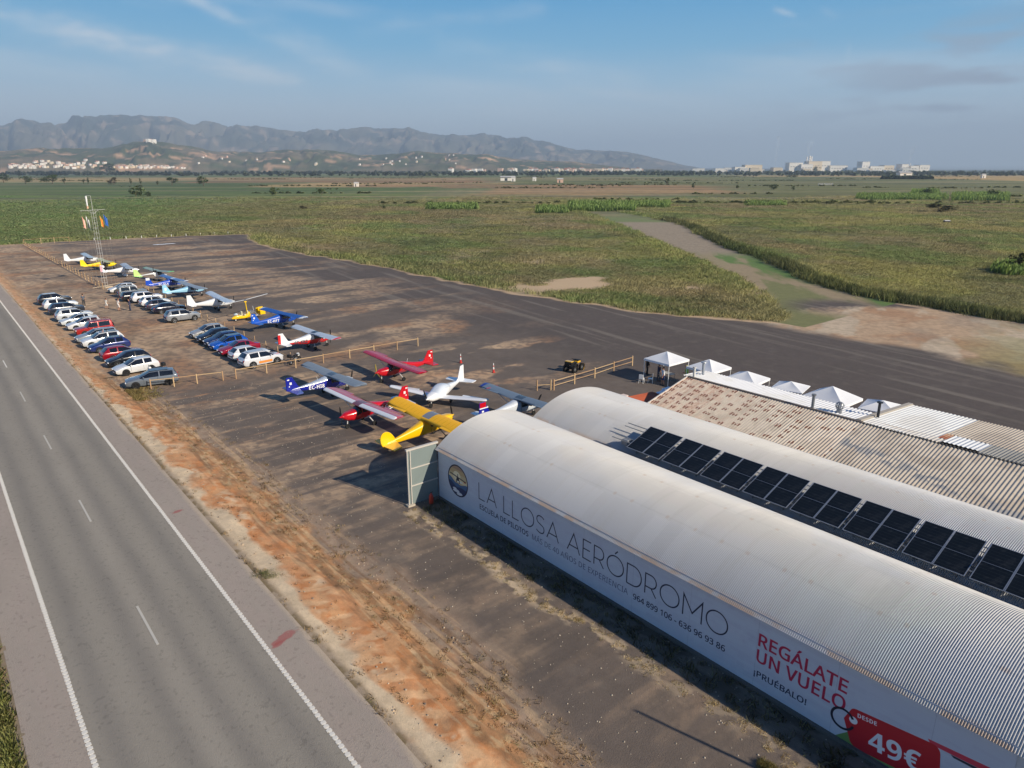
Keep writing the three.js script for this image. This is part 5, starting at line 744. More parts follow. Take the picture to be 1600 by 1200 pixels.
chair('white plastic chair at the left end under the leftmost gazebo', 51.9, -43.0, 0.4, M.white); chair('white plastic chair close to the person in a white shirt', 52.6, -42.5, 2.2, M.white);
{ const t = thing('folding_table', 'small table beneath the leftmost gazebo', 'table', [54.6, 0, -41.9]); obj('tabletop', rbox(0.7, 0.04, 1.2, 0.015, 0, 0.74, 0), paint(190, 186, 178, 0.6), t); for (const a of [1, -1]) for (const b of [1, -1]) obj('leg', rod(V(a * 0.28, 0.73, b * 0.5), V(a * 0.3, 0, b * 0.54), 0.02), M.steel, t); }

// ---------- people ----------
function blob(caps, lo, hi, cell, m) { // one closed surface round tapered capsules [a, b, ra, rb]
  const size = V().subVectors(hi, lo), R = Math.ceil(Math.max(size.x, size.y, size.z) / cell) + 6, half = R * cell / 2, c = V().addVectors(lo, hi).multiplyScalar(0.5), mc = new MarchingCubes(R, m, false, false, 60000), p = V(), k = 0.035;
  const seg = caps.map(q => ({ a: q[0], d: V().subVectors(q[1], q[0]), ra: q[2], rb: q[3], l: Math.max(1e-9, q[0].distanceToSquared(q[1])) }));
  for (let z = 0; z < R; z++) for (let y = 0; y < R; y++) for (let x = 0; x < R; x++) {
    p.set(c.x + (x - R / 2) * cell, c.y + (y - R / 2) * cell, c.z + (z - R / 2) * cell); let d = 1;
    for (const s of seg) { const ax = p.x - s.a.x, ay = p.y - s.a.y, az = p.z - s.a.z, t = clamp((ax * s.d.x + ay * s.d.y + az * s.d.z) / s.l), e = Math.hypot(ax - s.d.x * t, ay - s.d.y * t, az - s.d.z * t) - lerp(s.ra, s.rb, t), h = clamp(0.5 + 0.5 * (e - d) / k); d = lerp(e, d, h) - k * h * (1 - h); }
    mc.field[x + y * R + z * R * R] = -d;
  }
  mc.isolation = 0; mc.update();
  const n = mc.count ?? mc.geometry.drawRange.count, g = new THREE.BufferGeometry(), P = new Float32Array(mc.positionArray.slice(0, n * 3)), N = new Float32Array(mc.normalArray.slice(0, n * 3));
  for (let i = 0; i < n; i++) { P[i * 3] = P[i * 3] * half + c.x; P[i * 3 + 1] = P[i * 3 + 1] * half + c.y; P[i * 3 + 2] = P[i * 3 + 2] * half + c.z; }
  g.setAttribute('position', new THREE.BufferAttribute(P, 3)); g.setAttribute('normal', new THREE.BufferAttribute(N, 3)); return prep(g);
}
function person(label, x, z, turn, o) { // faces +x
  const t = thing('person', label, 'person', [x, 0, z], turn), s = o.h / 1.72, v = (a, b, c) => V(a * s, b * s, c * s), sit = o.sit;
  const hipY = sit ? 0.52 : 0.92, q = o.stride ?? 0.08, J = { hl: v(0, hipY, 0.1), hr: v(0, hipY, -0.1) };
  J.kl = sit ? v(0.42, 0.5, 0.14) : v(0.02 + q * 0.6, 0.5, 0.1); J.kr = sit ? v(0.42, 0.5, -0.14) : v(0.02 - q * 0.4, 0.5, -0.1); J.al = sit ? v(0.42, 0.08, 0.14) : v(q, 0.08, 0.11); J.ar = sit ? v(0.42, 0.08, -0.14) : v(-q, 0.08, -0.11);
  const y = hipY + 0.52, lean = o.lean ?? 0.02, sl = v(lean, y - 0.02, 0.18), sr = v(lean, y - 0.02, -0.18), el = o.armL ?? [0.02, -0.28, 0.05, 0.1, -0.25, -0.02], er = o.armR ?? [0.02, -0.28, -0.05, 0.1, -0.25, 0.02];
  const e1 = sl.clone().add(v(el[0], el[1], el[2])), h1 = e1.clone().add(v(el[3], el[4], el[5])), e2 = sr.clone().add(v(er[0], er[1], er[2])), h2 = e2.clone().add(v(er[3], er[4], er[5]));
  const hd = v(lean + 0.03, y + 0.2, 0), neck = v(lean, y + 0.02, 0), chest = v(lean, y - 0.12, 0), waist = v(0, hipY + 0.12, 0);
  const fingers = (h, e, side) => { const d = h.clone().sub(e).normalize(), l = []; for (let f = 0; f < 4; f++) { const b = h.clone().addScaledVector(d, 0.07 * s).add(v((f - 1.5) * 0.02, 0, 0)); l.push([b, b.clone().addScaledVector(d, (0.075 - 0.008 * Math.abs(f - 1.3)) * s).add(v(0.012, 0, 0)), 0.009 * s, 0.008 * s]); } l.push([h.clone().addScaledVector(d, 0.02), h.clone().addScaledVector(d, 0.06 * s).add(v(0.05, 0, side * 0.01)), 0.011 * s, 0.009 * s]); l.push([h, h.clone().addScaledVector(d, 0.08 * s), 0.032 * s, 0.036 * s]); return l; };
  const skin = [[neck, hd, 0.055 * s, 0.06 * s], [hd, hd.clone().add(v(0.01, 0.06, 0)), 0.085 * s, 0.1 * s], [hd.clone().add(v(0.09, 0.0, 0)), hd.clone().add(v(0.11, 0.0, 0)), 0.02 * s, 0.016 * s], [hd.clone().add(v(0.03, -0.06, 0)), hd.clone().add(v(0.06, -0.07, 0)), 0.05 * s, 0.045 * s], [hd.clone().add(v(0, 0.01, 0.09)), hd.clone().add(v(-0.01, 0.04, 0.095)), 0.018 * s, 0.02 * s], [hd.clone().add(v(0, 0.01, -0.09)), hd.clone().add(v(-0.01, 0.04, -0.095)), 0.018 * s, 0.02 * s], [chest, neck, 0.11 * s, 0.06 * s], [chest, waist, 0.12 * s, 0.11 * s], [sl, e1, 0.05 * s, 0.042 * s], [e1, h1, 0.042 * s, 0.03 * s], [sr, e2, 0.05 * s, 0.042 * s], [e2, h2, 0.042 * s, 0.03 * s], [chest, sl, 0.09 * s, 0.055 * s], [chest, sr, 0.09 * s, 0.055 * s], [waist, J.hl, 0.11 * s, 0.09 * s], [waist, J.hr, 0.11 * s, 0.09 * s], [J.hl, J.kl, 0.08 * s, 0.055 * s], [J.kl, J.al, 0.055 * s, 0.038 * s], [J.hr, J.kr, 0.08 * s, 0.055 * s], [J.kr, J.ar, 0.055 * s, 0.038 * s], ...fingers(h1, e1, 1), ...fingers(h2, e2, -1)];
  const box3 = (l) => { const a = V(9, 9, 9), b = V(-9, -9, -9); for (const c of l) { const r = Math.max(c[2], c[3]); for (const p of [c[0], c[1]]) { a.min(p.clone().subScalar(r)); b.max(p.clone().addScalar(r)); } } return [a.subScalar(0.03), b.addScalar(0.03)]; };
  const make = (n, l, c, m) => { const [a, b] = box3(l); obj(n, blob(l, a, b, c, m), m, t); };
  make('body', skin, 0.019, M.skin);
  const mid = (a, b, k) => a.clone().lerp(b, k), sv = o.sleeve ?? 0.75;
  make('shirt', [[chest, waist, 0.145 * s, 0.135 * s], [chest, sl, 0.115 * s, 0.075 * s], [chest, sr, 0.115 * s, 0.075 * s], [sl, mid(sl, e1, Math.min(1, sv)), 0.07 * s, 0.062 * s], [sr, mid(sr, e2, Math.min(1, sv)), 0.07 * s, 0.062 * s], ...(sv > 1 ? [[e1, mid(e1, h1, 0.85), 0.058 * s, 0.048 * s], [e2, mid(e2, h2, 0.85), 0.058 * s, 0.048 * s]] : []), [waist, v(0, hipY + 0.02, 0), 0.138 * s, 0.14 * s]], 0.022, paint(...o.shirt, 0.85));
  const lg = o.shorts ? 0.85 : 1; make('trousers', [[v(0, hipY + 0.05, 0), v(0, hipY - 0.02, 0), 0.135 * s, 0.13 * s], [J.hl, mid(J.hl, J.kl, lg), 0.1 * s, 0.08 * s], [J.hr, mid(J.hr, J.kr, lg), 0.1 * s, 0.08 * s], ...(o.shorts ? [] : [[J.kl, J.al, 0.075 * s, 0.062 * s], [J.kr, J.ar, 0.075 * s, 0.062 * s]])], 0.022, paint(...o.legs, 0.85));
  make('shoes', [[J.al.clone().setY(0.05 * s), J.al.clone().add(v(0.15, 0, 0)).setY(0.045 * s), 0.052 * s, 0.045 * s], [J.ar.clone().setY(0.05 * s), J.ar.clone().add(v(0.15, 0, 0)).setY(0.045 * s), 0.052 * s, 0.045 * s]], 0.02, paint(...(o.shoes ?? [70, 66, 64]), 0.7));
  make('hair', [[hd.clone().add(v(-0.02, 0.07, 0)), hd.clone().add(v(-0.01, 0.1, 0)), 0.098 * s, 0.088 * s], [hd.clone().add(v(-0.045, 0.02, 0)), hd.clone().add(v(-0.03, 0.07, 0)), 0.07 * s, 0.09 * s]], 0.018, paint(...(o.hair ?? [52, 38, 30]), 0.9));
  return t;
}
person('person in pale top walking alone between the rows of cars', 20.1, -119.0, 0.3, { h: 1.5, shirt: [214, 212, 206], legs: [226, 224, 218], shorts: 1, stride: 0.14 });
person('person in white shirt and shorts talking beside the parked cars', 21.1, -115.9, 0.2, { h: 1.75, shirt: [230, 222, 216], legs: [226, 216, 208], shorts: 1 });
person('person in dark clothes facing the one in white, beside the parked cars', 22.4, -114.9, 2.9, { h: 1.7, shirt: [56, 58, 84], legs: [60, 70, 96], sleeve: 1.5 });
person('person in grey standing at the nose of the farthest white crossover', 17.9, -123.6, 1.2, { h: 1.78, shirt: [96, 100, 110], legs: [60, 62, 66] });
person('person dressed in black at the left leg of the leftmost gazebo', 54.6, -44.6, -1.2, { h: 1.82, shirt: [26, 24, 26], legs: [24, 24, 28], sleeve: 1.5 });
person('person in white shirt and blue jeans standing before the leftmost gazebo', 52.9, -41.2, 2.6, { h: 1.78, shirt: [222, 226, 230], legs: [44, 62, 110], shorts: 1, armL: [0.05, -0.26, 0.06, 0.2, -0.12, -0.06] });
person('person in navy seen past the white shirt under the leftmost gazebo', 53.7, -42.4, -0.4, { h: 1.7, shirt: [42, 46, 78], legs: [70, 74, 84] });
person('person in a lime green shirt by the front corner of the white roof', 55.2, -40.2, 2.2, { h: 1.72, shirt: [120, 196, 40], legs: [52, 50, 56], armR: [0.05, -0.26, -0.06, 0.22, -0.06, 0.06], hair: [196, 190, 120] });

// ---------- fences, cones, mast ----------
function rail(label, pts, o) { // posts at pts, rails between them unless a gap is listed
  const t = thing('wooden_fence', label, 'fence', [pts[0][0], 0, pts[0][1]]), b = pts.map(p => V(p[0] - pts[0][0], 0, p[1] - pts[0][1])), r = rng(pts.length * 13);
  b.forEach((p, i) => { if (!(o.noPost ?? []).includes(i)) obj('post', rbox(o.w ?? 0.1, o.h + 0.04, o.w ?? 0.1, 0.012, p.x, (o.h + 0.04) / 2, p.z, 1).rotateY(0), (i * 7) % 3 ? M.wood : M.wood2, t); });
  for (let i = 0; i < b.length - 1; i++) for (const y of o.rails) obj('rail', beam(b[i].clone().setY(y - 0.05 + (r() - 0.5) * 0.04), b[i + 1].clone().setY(y - 0.05 + (r() - 0.5) * 0.04), 0.042, 0.06), (i + Math.round(y)) % 2 ? M.wood : M.wood2, t);
}
rail('two rail wooden fence running to the leftmost gazebo', [[43.7, -46.7], [46.6, -46.9], [49.6, -47.1], [52.8, -47.5], [56.0, -47.8]], { h: 1.05, rails: [0.98, 0.5], w: 0.12 });
rail('broken end post and loose rail left of the two rail fence', [[42.4, -47.6], [43.5, -46.9]], { h: 1.0, rails: [0.6] });
rail('single wooden rail in front of the grey hatchback', [[14.6, -71.3], [16.5, -70.7], [18.5, -70.3], [20.8, -69.8]], { h: 0.95, rails: [0.92] });
rail('long single wooden rail from the white crossover to the open apron', [[22.0, -69.6], [25.1, -69.6], [28.2, -69.6], [31.3, -69.6], [34.4, -69.6], [37.4, -69.6], [40.4, -69.6], [43.2, -69.6]], { h: 1.0, rails: [0.95] });
{ const p = []; for (let z = -72.5; z > -136; z -= 3.4) p.push([28.9 - 0.009 * (-z - 72) * 1.0 + (z < -100 ? 0.2 : 0), z]); rail('row of thin posts between the parked cars and the aircraft', p, { h: 1.0, rails: [0.5], w: 0.07 }); }
{ const p = []; for (let z = -139; z > -236; z -= 3.0) p.push([23.4 + 0.009 * (z + 139), z]); rail('long post and rail fence leading past the mast to the far corner', p, { h: 1.1, rails: [0.95, 0.5] }); }
rail('single rail fence across the far corner of the apron', [[22.6, -235.8], [26.6, -236.2], [29.8, -236.4], [33.4, -236.4]], { h: 1.6, rails: [1.5] });
const NTH = ['first', 'second', 'third', 'fourth', 'fifth', 'sixth', 'seventh', 'eighth', 'ninth', 'tenth'];
for (let i = 0; i < 10; i++) { const x = 40 + i * 4.1, t = thing('marker_post', `short white marker post on the far apron edge, ${NTH[i]} to the right of the mast`, 'marker post', [x, 0, lerp(-238.6, -234.6, i / 9)], 0, 'white marker posts on the far edge'); obj('shaft', rod(V(0, 0, 0), V(0, 0.75, 0), 0.09, 0.07), M.white, t); obj('foot', rod(V(0, 0, 0), V(0, 0.08, 0), 0.2, 0.18), paint(150, 140, 130, 0.9), t); }
function cone(label, x, z) { const t = thing('traffic_cone', label, 'cone', [x, 0, z]); const L = (a, b, y0, y1) => rod(V(0, y0, 0), V(0, y1, 0), a, b, 16); obj('base', rbox(0.3, 0.06, 0.3, 0.02, 0, 0.03, 0), paint(190, 50, 40, 0.6), t); obj('cone', [L(0.12, 0.08, 0.06, 0.36), L(0.06, 0.05, 0.62, 0.76)], paint(200, 48, 44, 0.6), t); obj('white_band', [L(0.08, 0.06, 0.36, 0.62), L(0.05, 0.03, 0.76, 1.0)], M.white, t); }
cone('red and white cone beyond the tail of the all red aircraft', 42.7, -60.3); cone('red and white cone to the right of the white low winged aircraft', 43.1, -55.1);
{ // lattice mast with flags
  const t = thing('lattice_mast', 'slender white lattice mast with cross arm and flag lines', 'mast', [24.2, 0, -141.3], 0.6), st = paint(206, 206, 202, 0.5), H = 13.2, w = 0.27;
  const c = [[w, w], [-w, w], [-w, -w], [w, -w]]; for (const [a, b] of c) obj('leg', rod(V(a, 0, b), V(a * 0.85, H, b * 0.85), 0.02), st, t);
  for (let k = 1; k < 16; k++) { const y = k * 0.85, g = []; for (let i = 0; i < 4; i++) { const a = c[i], b = c[(i + 1) % 4]; g.push(rod(V(a[0], y, a[1]), V(b[0], y, b[1]), 0.014)); } obj('rung', g, st, t); }
  obj('top_pole', rod(V(0, H, 0), V(0, H + 2.4, 0), 0.035, 0.02), st, t); obj('cross_arm', [rod(V(-2.6, H, 0), V(2.6, H, 0), 0.03), rod(V(-1.2, H, 0), V(0, H - 0.7, 0), 0.02), rod(V(1.2, H, 0), V(0, H - 0.7, 0), 0.02)], st, t);
  for (const x of [-2.5, -1.7, -1.0, 1.2, 2.0, 2.5]) obj('flag_line', rod(V(x, 0.2, 0.3), V(x, H, 0), 0.005), paint(190, 190, 180, 0.8), t); obj('foundation', [box(1.6, 0.2, 1.6, 0, 0.08, 0), box(6, 0.08, 0.08, 0, 0.35, 0.3)], paint(196, 180, 156, 0.9), t);
  for (const y of [3.3, 4.0]) obj('horn', [new THREE.CylinderGeometry(0.3, 0.12, 0.45, 14).rotateX(Math.PI / 2).translate(0, y, 0.5)], M.black, t);
  const flag = (label, x, y, cols, len, wv) => { // hangs limp from the line, folds in it
    const p = V(x, y, 0.02).applyAxisAngle(V(0, 1, 0), 0.6), f = thing('flag', label, 'flag', [24.2 + p.x, p.y, -141.3 + p.z], 0.6);
    const G = shell((i, j) => { const a = i / 14, b = j / 12; return V(b * wv * (0.7 + 0.3 * a) + 0.5 * b * (1 - a) * 0.2, -len * a - b * 0.8, 0.1 * Math.sin(b * 9 + a * 2) * (0.3 + a)); }, 15, 13, { cls: (i, j) => 'c' + Math.floor(j / 12 * cols.length) }); cols.forEach((q, k) => obj('band', G['c' + k], paint(...q, 0.85), f)); };
  flag('faded pink flag at the left end of the mast arm', -2.45, H - 0.9, [[226, 160, 140], [230, 190, 176]], 1.6, 0.55); flag('white flag with black patch left of the mast', -1.65, H - 0.9, [[238, 238, 238], [60, 70, 66], [236, 236, 236]], 1.7, 0.6); flag('red and yellow flag right of the mast', 1.2, H - 1.0, [[226, 150, 40], [240, 196, 70], [214, 96, 40], [240, 190, 60]], 1.5, 0.6); flag('blue flag at the right end of the mast arm', 2.0, H - 0.8, [[30, 80, 160], [44, 100, 180]], 1.6, 0.9);
  const ws = thing('windsock', 'limp white windsock at the top of the mast', 'windsock', [23.6, H + 2.4, -141.3]); obj('sleeve', [new THREE.CylinderGeometry(0.15, 0.11, 1.6, 14, 6, true).translate(-0.1, -0.9, 0)], M.white, ws); obj('tail_band', new THREE.CylinderGeometry(0.14, 0.12, 0.4, 14, 1, true).translate(-0.1, -1.95, 0), paint(236, 190, 160, 0.8), ws); obj('arm', [rod(V(-0.1, -0.02, 0), V(0.62, -0.05, 0), 0.03), new THREE.TorusGeometry(0.2, 0.015, 6, 16).rotateX(Math.PI / 2).translate(-0.1, -0.05, 0)], M.steel, ws);
}
{ // tall pole just outside the right of the frame: its shadow lies across the apron
  const t = thing('flag_pole', 'slim pole standing outside the frame beyond the banner wall', 'pole', [21.5, 0, -1.1]); obj('shaft', rod(V(0, 0, 0), V(0, 7.45, 0), 0.09, 0.06, 12), M.steel, t); obj('base_plate', rod(V(0, 0, 0), V(0, 0.06, 0), 0.25, 0.25, 12), M.steel, t);
}
{ const t = thing('ground_cloth', 'white cloth lying crumpled far out on the apron', 'cloth', [52.4, 0.03, -213.1]); const g = new THREE.PlaneGeometry(5.5, 1.6, 20, 8).rotateX(-Math.PI / 2), P = g.attributes.position; for (let i = 0; i < P.count; i++) P.setY(i, 0.14 * fbm(P.getX(i) * 1.4, P.getZ(i) * 2, 3)); g.computeVertexNormals(); obj('sheet', g, M.cloth, t); }
// ---------- grasses, reeds, stones (nobody could count them) ----------
function instanced(name, geo, m, list) { // list of [x, y, z, turn, sx, sy, [r,g,b]]
  const I = new THREE.InstancedMesh(geo, m, list.length), q = new THREE.Object3D(), c = new THREE.Color();
  list.forEach((p, i) => { q.position.set(p[0], p[1], p[2]); q.rotation.set(0, p[3], 0); q.scale.set(p[4], p[5], p[4]); q.updateMatrix(); I.setMatrixAt(i, q.matrix); I.setColorAt(i, c.setRGB(...p[6])); });
  I.name = numbered(name); I.castShadow = I.receiveShadow = true; I.userData.kind = 'stuff'; scene.add(I); return I;
}
function tuft(n, spread, lean, wid, seed) { // n blades, unit height
  const r = rng(seed), P = [];
  for (let i = 0; i < n; i++) {
    const a = r() * 6.283, d = Math.sqrt(r()) * spread, x = Math.cos(a) * d, z = Math.sin(a) * d, h = 0.55 + 0.45 * r(), b = r() * 6.283, w = wid * (0.6 + 0.8 * r()), lx = Math.cos(b) * lean * r(), lz = Math.sin(b) * lean * r(), f = r() * 6.283, wx = Math.cos(f) * w, wz = Math.sin(f) * w;
    const m = [x + lx * 0.35, h * 0.6, z + lz * 0.35];
    P.push(x - wx, 0, z - wz, x + wx, 0, z + wz, m[0] + wx * 0.7, m[1], m[2] + wz * 0.7, x - wx, 0, z - wz, m[0] + wx * 0.7, m[1], m[2] + wz * 0.7, m[0] - wx * 0.7, m[1], m[2] - wz * 0.7, m[0] - wx * 0.7, m[1], m[2] - wz * 0.7, m[0] + wx * 0.7, m[1], m[2] + wz * 0.7, x + lx, h, z + lz);
  }
  const g = new THREE.BufferGeometry(); g.setAttribute('position', new THREE.Float32BufferAttribute(P, 3)); g.computeVertexNormals();
  const N = g.attributes.normal; for (let i = 0; i < N.count; i++) { const v = V(N.getX(i) * 0.5, 0.9, N.getZ(i) * 0.5).normalize(); N.setXYZ(i, v.x, v.y, v.z); }
  return prep(g);
}
const leafM = new THREE.MeshPhysicalMaterial({ color: 0xffffff, roughness: 0.9, side: THREE.DoubleSide, transmission: 0.35, thickness: 0, specularIntensity: 0.2 });
{
  const r = rng(77), L = [[], [], []], o = [0, 0, 0];
  for (let i = 0; i < 520000; i++) { // reeds of the marsh, thinner and larger with distance
    const d = 58 + 500 * r() ** 1.25, v = (r() * 2 - 1) * (0.8 * d + 20), p = VD(v, d);
    if (p[0] < 66 && p[1] > -228) continue;
    const m = marshMask(p[0], p[1]); if (m < 0.15) continue;
    const b = m < 40 ? bare(p[0], p[1]) : 0; if (r() < b * 1.25) continue;
    if (r() > clamp(150 / d, 0.25, 1) * ss(560, 380, d + 160 * (fbm(v * 0.012, d * 0.012, 3) - 0.5))) continue;
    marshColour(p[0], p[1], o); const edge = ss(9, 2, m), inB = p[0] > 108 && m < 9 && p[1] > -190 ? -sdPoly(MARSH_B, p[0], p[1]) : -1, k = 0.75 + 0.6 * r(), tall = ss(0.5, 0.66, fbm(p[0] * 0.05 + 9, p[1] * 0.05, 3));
    const c = [o[0] * k * 2.4, o[1] * k * 2.45, o[2] * k * 2.3]; mix(c, [0.3, 0.4, 0.12], edge * 0.3); if (r() < 0.22) mix(c, C(226, 210, 150), 0.6);
    if (inB > -1 && inB < 4.5 && m < 4) mix(c, [0.07, 0.09, 0.03], 0.75 * ss(-1, 0.5, inB)); const far = 0.9 + d / 190; L[Math.floor(r() * 3)].push([p[0], -0.1, p[1], r() * 6.28, far * (0.55 + 0.45 * r()), (0.16 + 0.24 * r() + (inB > -1 ? 1.7 : 0.75) * edge * r() + 0.34 * tall * r()) * (0.9 + d / 900), c]);  // reeds on the MARSH_B edge darkened: their shaded side put into the colour
  }
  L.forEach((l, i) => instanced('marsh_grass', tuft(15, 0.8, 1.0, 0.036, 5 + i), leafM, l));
  const canes = []; // tall cane brakes
  for (const [x0, x1, y0, y1, n, h] of [[890, 990, 318, 330, 900, 3.6], [840, 885, 324, 333, 280, 2.8], [985, 1045, 316, 324, 420, 2.8], [1340, 1480, 304, 312, 900, 3.2], [1490, 1575, 304, 314, 800, 4.2], [1425, 1465, 300, 304, 300, 4.5], [1560, 1600, 415, 430, 90, 2.6], [1165, 1225, 315, 321, 260, 2.2], [668, 745, 319, 327, 500, 2.2]])
    for (let i = 0; i < n; i++) { const p = spot(lerp(x0, x1, r()), lerp(y0, y1, r())), k = 0.8 + 0.5 * r(), c = [...C(140, 168, 86)]; mix(c, C(176, 186, 120), r() * 0.5); mul(c, k); canes.push([p.x, -0.2, p.z, r() * 6.28, 2.2 + 1.6 * r(), h * (0.6 + 0.5 * r()), c]); }
  instanced('cane_brake', tuft(10, 0.5, 0.35, 0.07, 31), leafM, canes);
  const dry = [], peb = [];
  for (let i = 0; i < 6500; i++) { // dry grass on the bank
    const z = 2 - 140 * r() ** 1.6, xa = pl(XA, z), t = r(), x = lerp(XR + 0.02, xa + 0.8, t);
    const den = 0.85 * ss(0.07, 0.0, t) + 0.16 + 0.75 * ss(0.42, 0.6, t) * ss(1.02, 0.85, t); if (r() > den * (0.4 + 0.9 * ss(0.4, 0.6, fbm(x * 0.7, z * 0.5, 3)))) continue;
    if (z < -74 && t > 0.5) continue;
    const c = [...C(206, 176, 128)]; mix(c, C(160, 136, 92), r() * 0.8); if (r() < 0.1) mix(c, K.green, 0.6); mul(c, 1 + 0.5 * r());
    dry.push([x, groundY(x, z) - 0.01, z, r() * 6.28, 0.12 + 0.2 * r(), 0.04 + 0.13 * r() * (t < 0.08 ? 1.5 : 1), c]);
  }
  for (let i = 0; i < 420; i++) { const z = -34.4 + 26 * r(), x = 20.35 + 1.3 * (fbm(z * 0.3 + 4, 7, 3) - 0.5) + (r() - 0.5) * 0.9; if (fbm(x * 2.1 + 5, z * 1.5, 4) < 0.46) continue; const c = [...C(226, 204, 150)]; mul(c, 0.9 + 0.5 * r()); if (r() < 0.2) mix(c, K.green, 0.5); dry.push([x, 0, z, r() * 6.28, 0.14 + 0.14 * r(), 0.04 + 0.08 * r(), c]); }
  for (let i = 0; i < 420; i++) { const x = 20.9 + 1.7 * r(), z = -34.2 + 32 * r(); const c = [...C(150, 144, 100)]; mul(c, 0.6 + 0.6 * r()); dry.push([x, 0, z, r() * 6.28, 0.2 + 0.25 * r(), 0.08 + 0.16 * r(), c]); }
  for (let i = 0; i < 260; i++) { const a = spot(395 + 40 * r(), 893 + 12 * r(), 0.42), c = [...C(150, 158, 92)]; mul(c, 0.8 + 0.6 * r()); dry.push([a.x, 0.36, a.z, r() * 6.28, 0.16 + 0.16 * r(), 0.1 + 0.14 * r(), c]); }
  for (let i = 0; i < 160; i++) { const x = 19.2 + 0.5 * r(), z = -9.9 + 0.8 * r(), c = [...C(186, 168, 110)]; mix(c, K.green, r() * 0.4); dry.push([x, 0, z, r() * 6.28, 0.16, 0.1 + 0.14 * r(), c]); }
  for (let i = 0; i < 500; i++) { const x = 12.6 + 3 * r() * r(), z = -72.4 + 4.4 * r(), c = [...C(216, 190, 128)]; mix(c, C(150, 160, 90), r() * 0.5); dry.push([x, groundY(x, z), z, r() * 6.28, 0.25, 0.08 + 0.16 * r(), c]); }
  instanced('dry_grass', tuft(11, 0.6, 1.1, 0.04, 41), leafM, dry);
  const verge = []; for (let i = 0; i < 7000; i++) { const x = -0.62 - 3.2 * r() ** 1.5, z = 2 - 62 * r(), c = [...C(140, 148, 80)]; mix(c, C(190, 168, 116), r() * (x < -1 ? 0.9 : 0.4)); mul(c, 0.9 + 0.6 * r()); verge.push([x, ROAD_Y - 0.05 - 0.5 * ss(-0.4, -3, x), z, r() * 6.28, 0.3 + 0.3 * r(), 0.1 + 0.2 * r(), c]); }
  instanced('verge_grass', tuft(11, 0.5, 0.6, 0.045, 43), leafM, verge);
  for (let i = 0; i < 2200; i++) { const z = 2 - 90 * r() ** 1.4, xa = pl(XA, z), t = r() < 0.5 ? 0.06 + 0.28 * r() : 0.7 + 0.45 * r(), x = lerp(XR, xa, t), s = 0.012 + 0.04 * r() ** 4, c = [...C(200, 178, 150)]; mix(c, C(120, 104, 90), r()); peb.push([x, groundY(x, z) + s * 0.2, z, r() * 6.28, s * (0.8 + r() * 0.6), s, c]); }
  for (let i = 0; i < 1500; i++) { const x = 15 + 8 * r(), z = -4 - 64 * r(), s = 0.012 + 0.03 * r() ** 2, c = [...C(190, 176, 156)]; mul(c, 0.6 + 0.5 * r()); peb.push([x, groundY(x, z), z, r() * 6.28, s, s, c]); }
  instanced('stones', new THREE.IcosahedronGeometry(1, 0), new THREE.MeshStandardMaterial({ roughness: 0.95 }), peb);
}

// ---------- trees and shrubs ----------
function crownGeo(n, seed, squash = 0.8, leaf = 0.1) { // leaf-sized faces in clumps through a unit crown
  const r = rng(seed), P = [], N = [], cl = [];
  for (let i = 0; i < 13; i++) { const a = r() * 6.283, y = r() * 1.5 - 0.6, q = Math.sqrt(Math.max(0.05, 1 - y * y * 0.7)) * (0.35 + 0.5 * r()); cl.push([Math.cos(a) * q, y * squash, Math.sin(a) * q, 0.28 + 0.22 * r()]); }
  for (let i = 0; i < n; i++) {
    const c = cl[Math.floor(r() * cl.length)], d = V(r() - 0.5, r() - 0.5, r() - 0.5).normalize(), k = c[3] * (0.5 + 0.5 * Math.sqrt(r())), p = V(c[0] + d.x * k, c[1] + d.y * k * 0.85, c[2] + d.z * k), u = V(r() - 0.5, r() - 0.5, r() - 0.5).normalize(), w = V().crossVectors(u, d).normalize(), s = leaf * (0.6 + 0.8 * r());
    const a = p.clone().addScaledVector(u, s), b = p.clone().addScaledVector(w, s * 0.6), e = p.clone().addScaledVector(u, -s), f = p.clone().addScaledVector(w, -s * 0.6), nn = d.clone().add(V(0, 0.35, 0)).normalize();
    for (const q of [a, b, e, a, e, f]) { P.push(q.x, q.y, q.z); N.push(nn.x, nn.y, nn.z); }
  }
  const g = new THREE.BufferGeometry(); g.setAttribute('position', new THREE.Float32BufferAttribute(P, 3)); g.setAttribute('normal', new THREE.Float32BufferAttribute(N, 3)); return prep(g);
}
const crowns = [crownGeo(520, 1), crownGeo(520, 2, 0.95), crownGeo(520, 3, 0.7)], foliage = {};
function tree(label, px, py, wpx, hpx, col, kind = 'tree') {
  const p = spot(px, py), d = p.length(), w = wpx / 1150 * Math.hypot(p.x, p.z) / 2, h = hpx / 1150 * Math.hypot(p.x, p.z), t = thing(kind === 'shrub' ? 'shrub' : 'tree', label, kind, [p.x, -0.4, p.z], px * 1.7);
  const key = col.join(), m = foliage[key] ??= new THREE.MeshPhysicalMaterial({ color: new THREE.Color().setRGB(...C(...col)), roughness: 0.9, side: THREE.DoubleSide, transmission: 0.35, thickness: 0, specularIntensity: 0.2 });
  const th = kind === 'shrub' ? 0.1 : 0.22, g = crowns[px % 3 | 0].clone().scale(w, h * (1 - th) / 1.7, w).translate(0, h * (th + (1 - th) * 0.48), 0);
  const limbs = [rod(V(0, 0, 0), V(0.05 * w, h * 0.5, 0.04 * w), Math.max(0.08, h * 0.045), h * 0.025, 7)]; for (let k = 0; k < 4; k++) { const a = k * 1.7 + px; limbs.push(rod(V(0, h * (0.2 + 0.06 * k), 0), V(Math.cos(a) * w * 0.55, h * (0.5 + 0.08 * k), Math.sin(a) * w * 0.55), h * 0.02, h * 0.008, 5)); }
  obj('trunk', limbs, paint(92, 78, 62, 0.95), t); obj('crown', g, m, t); return t;
}
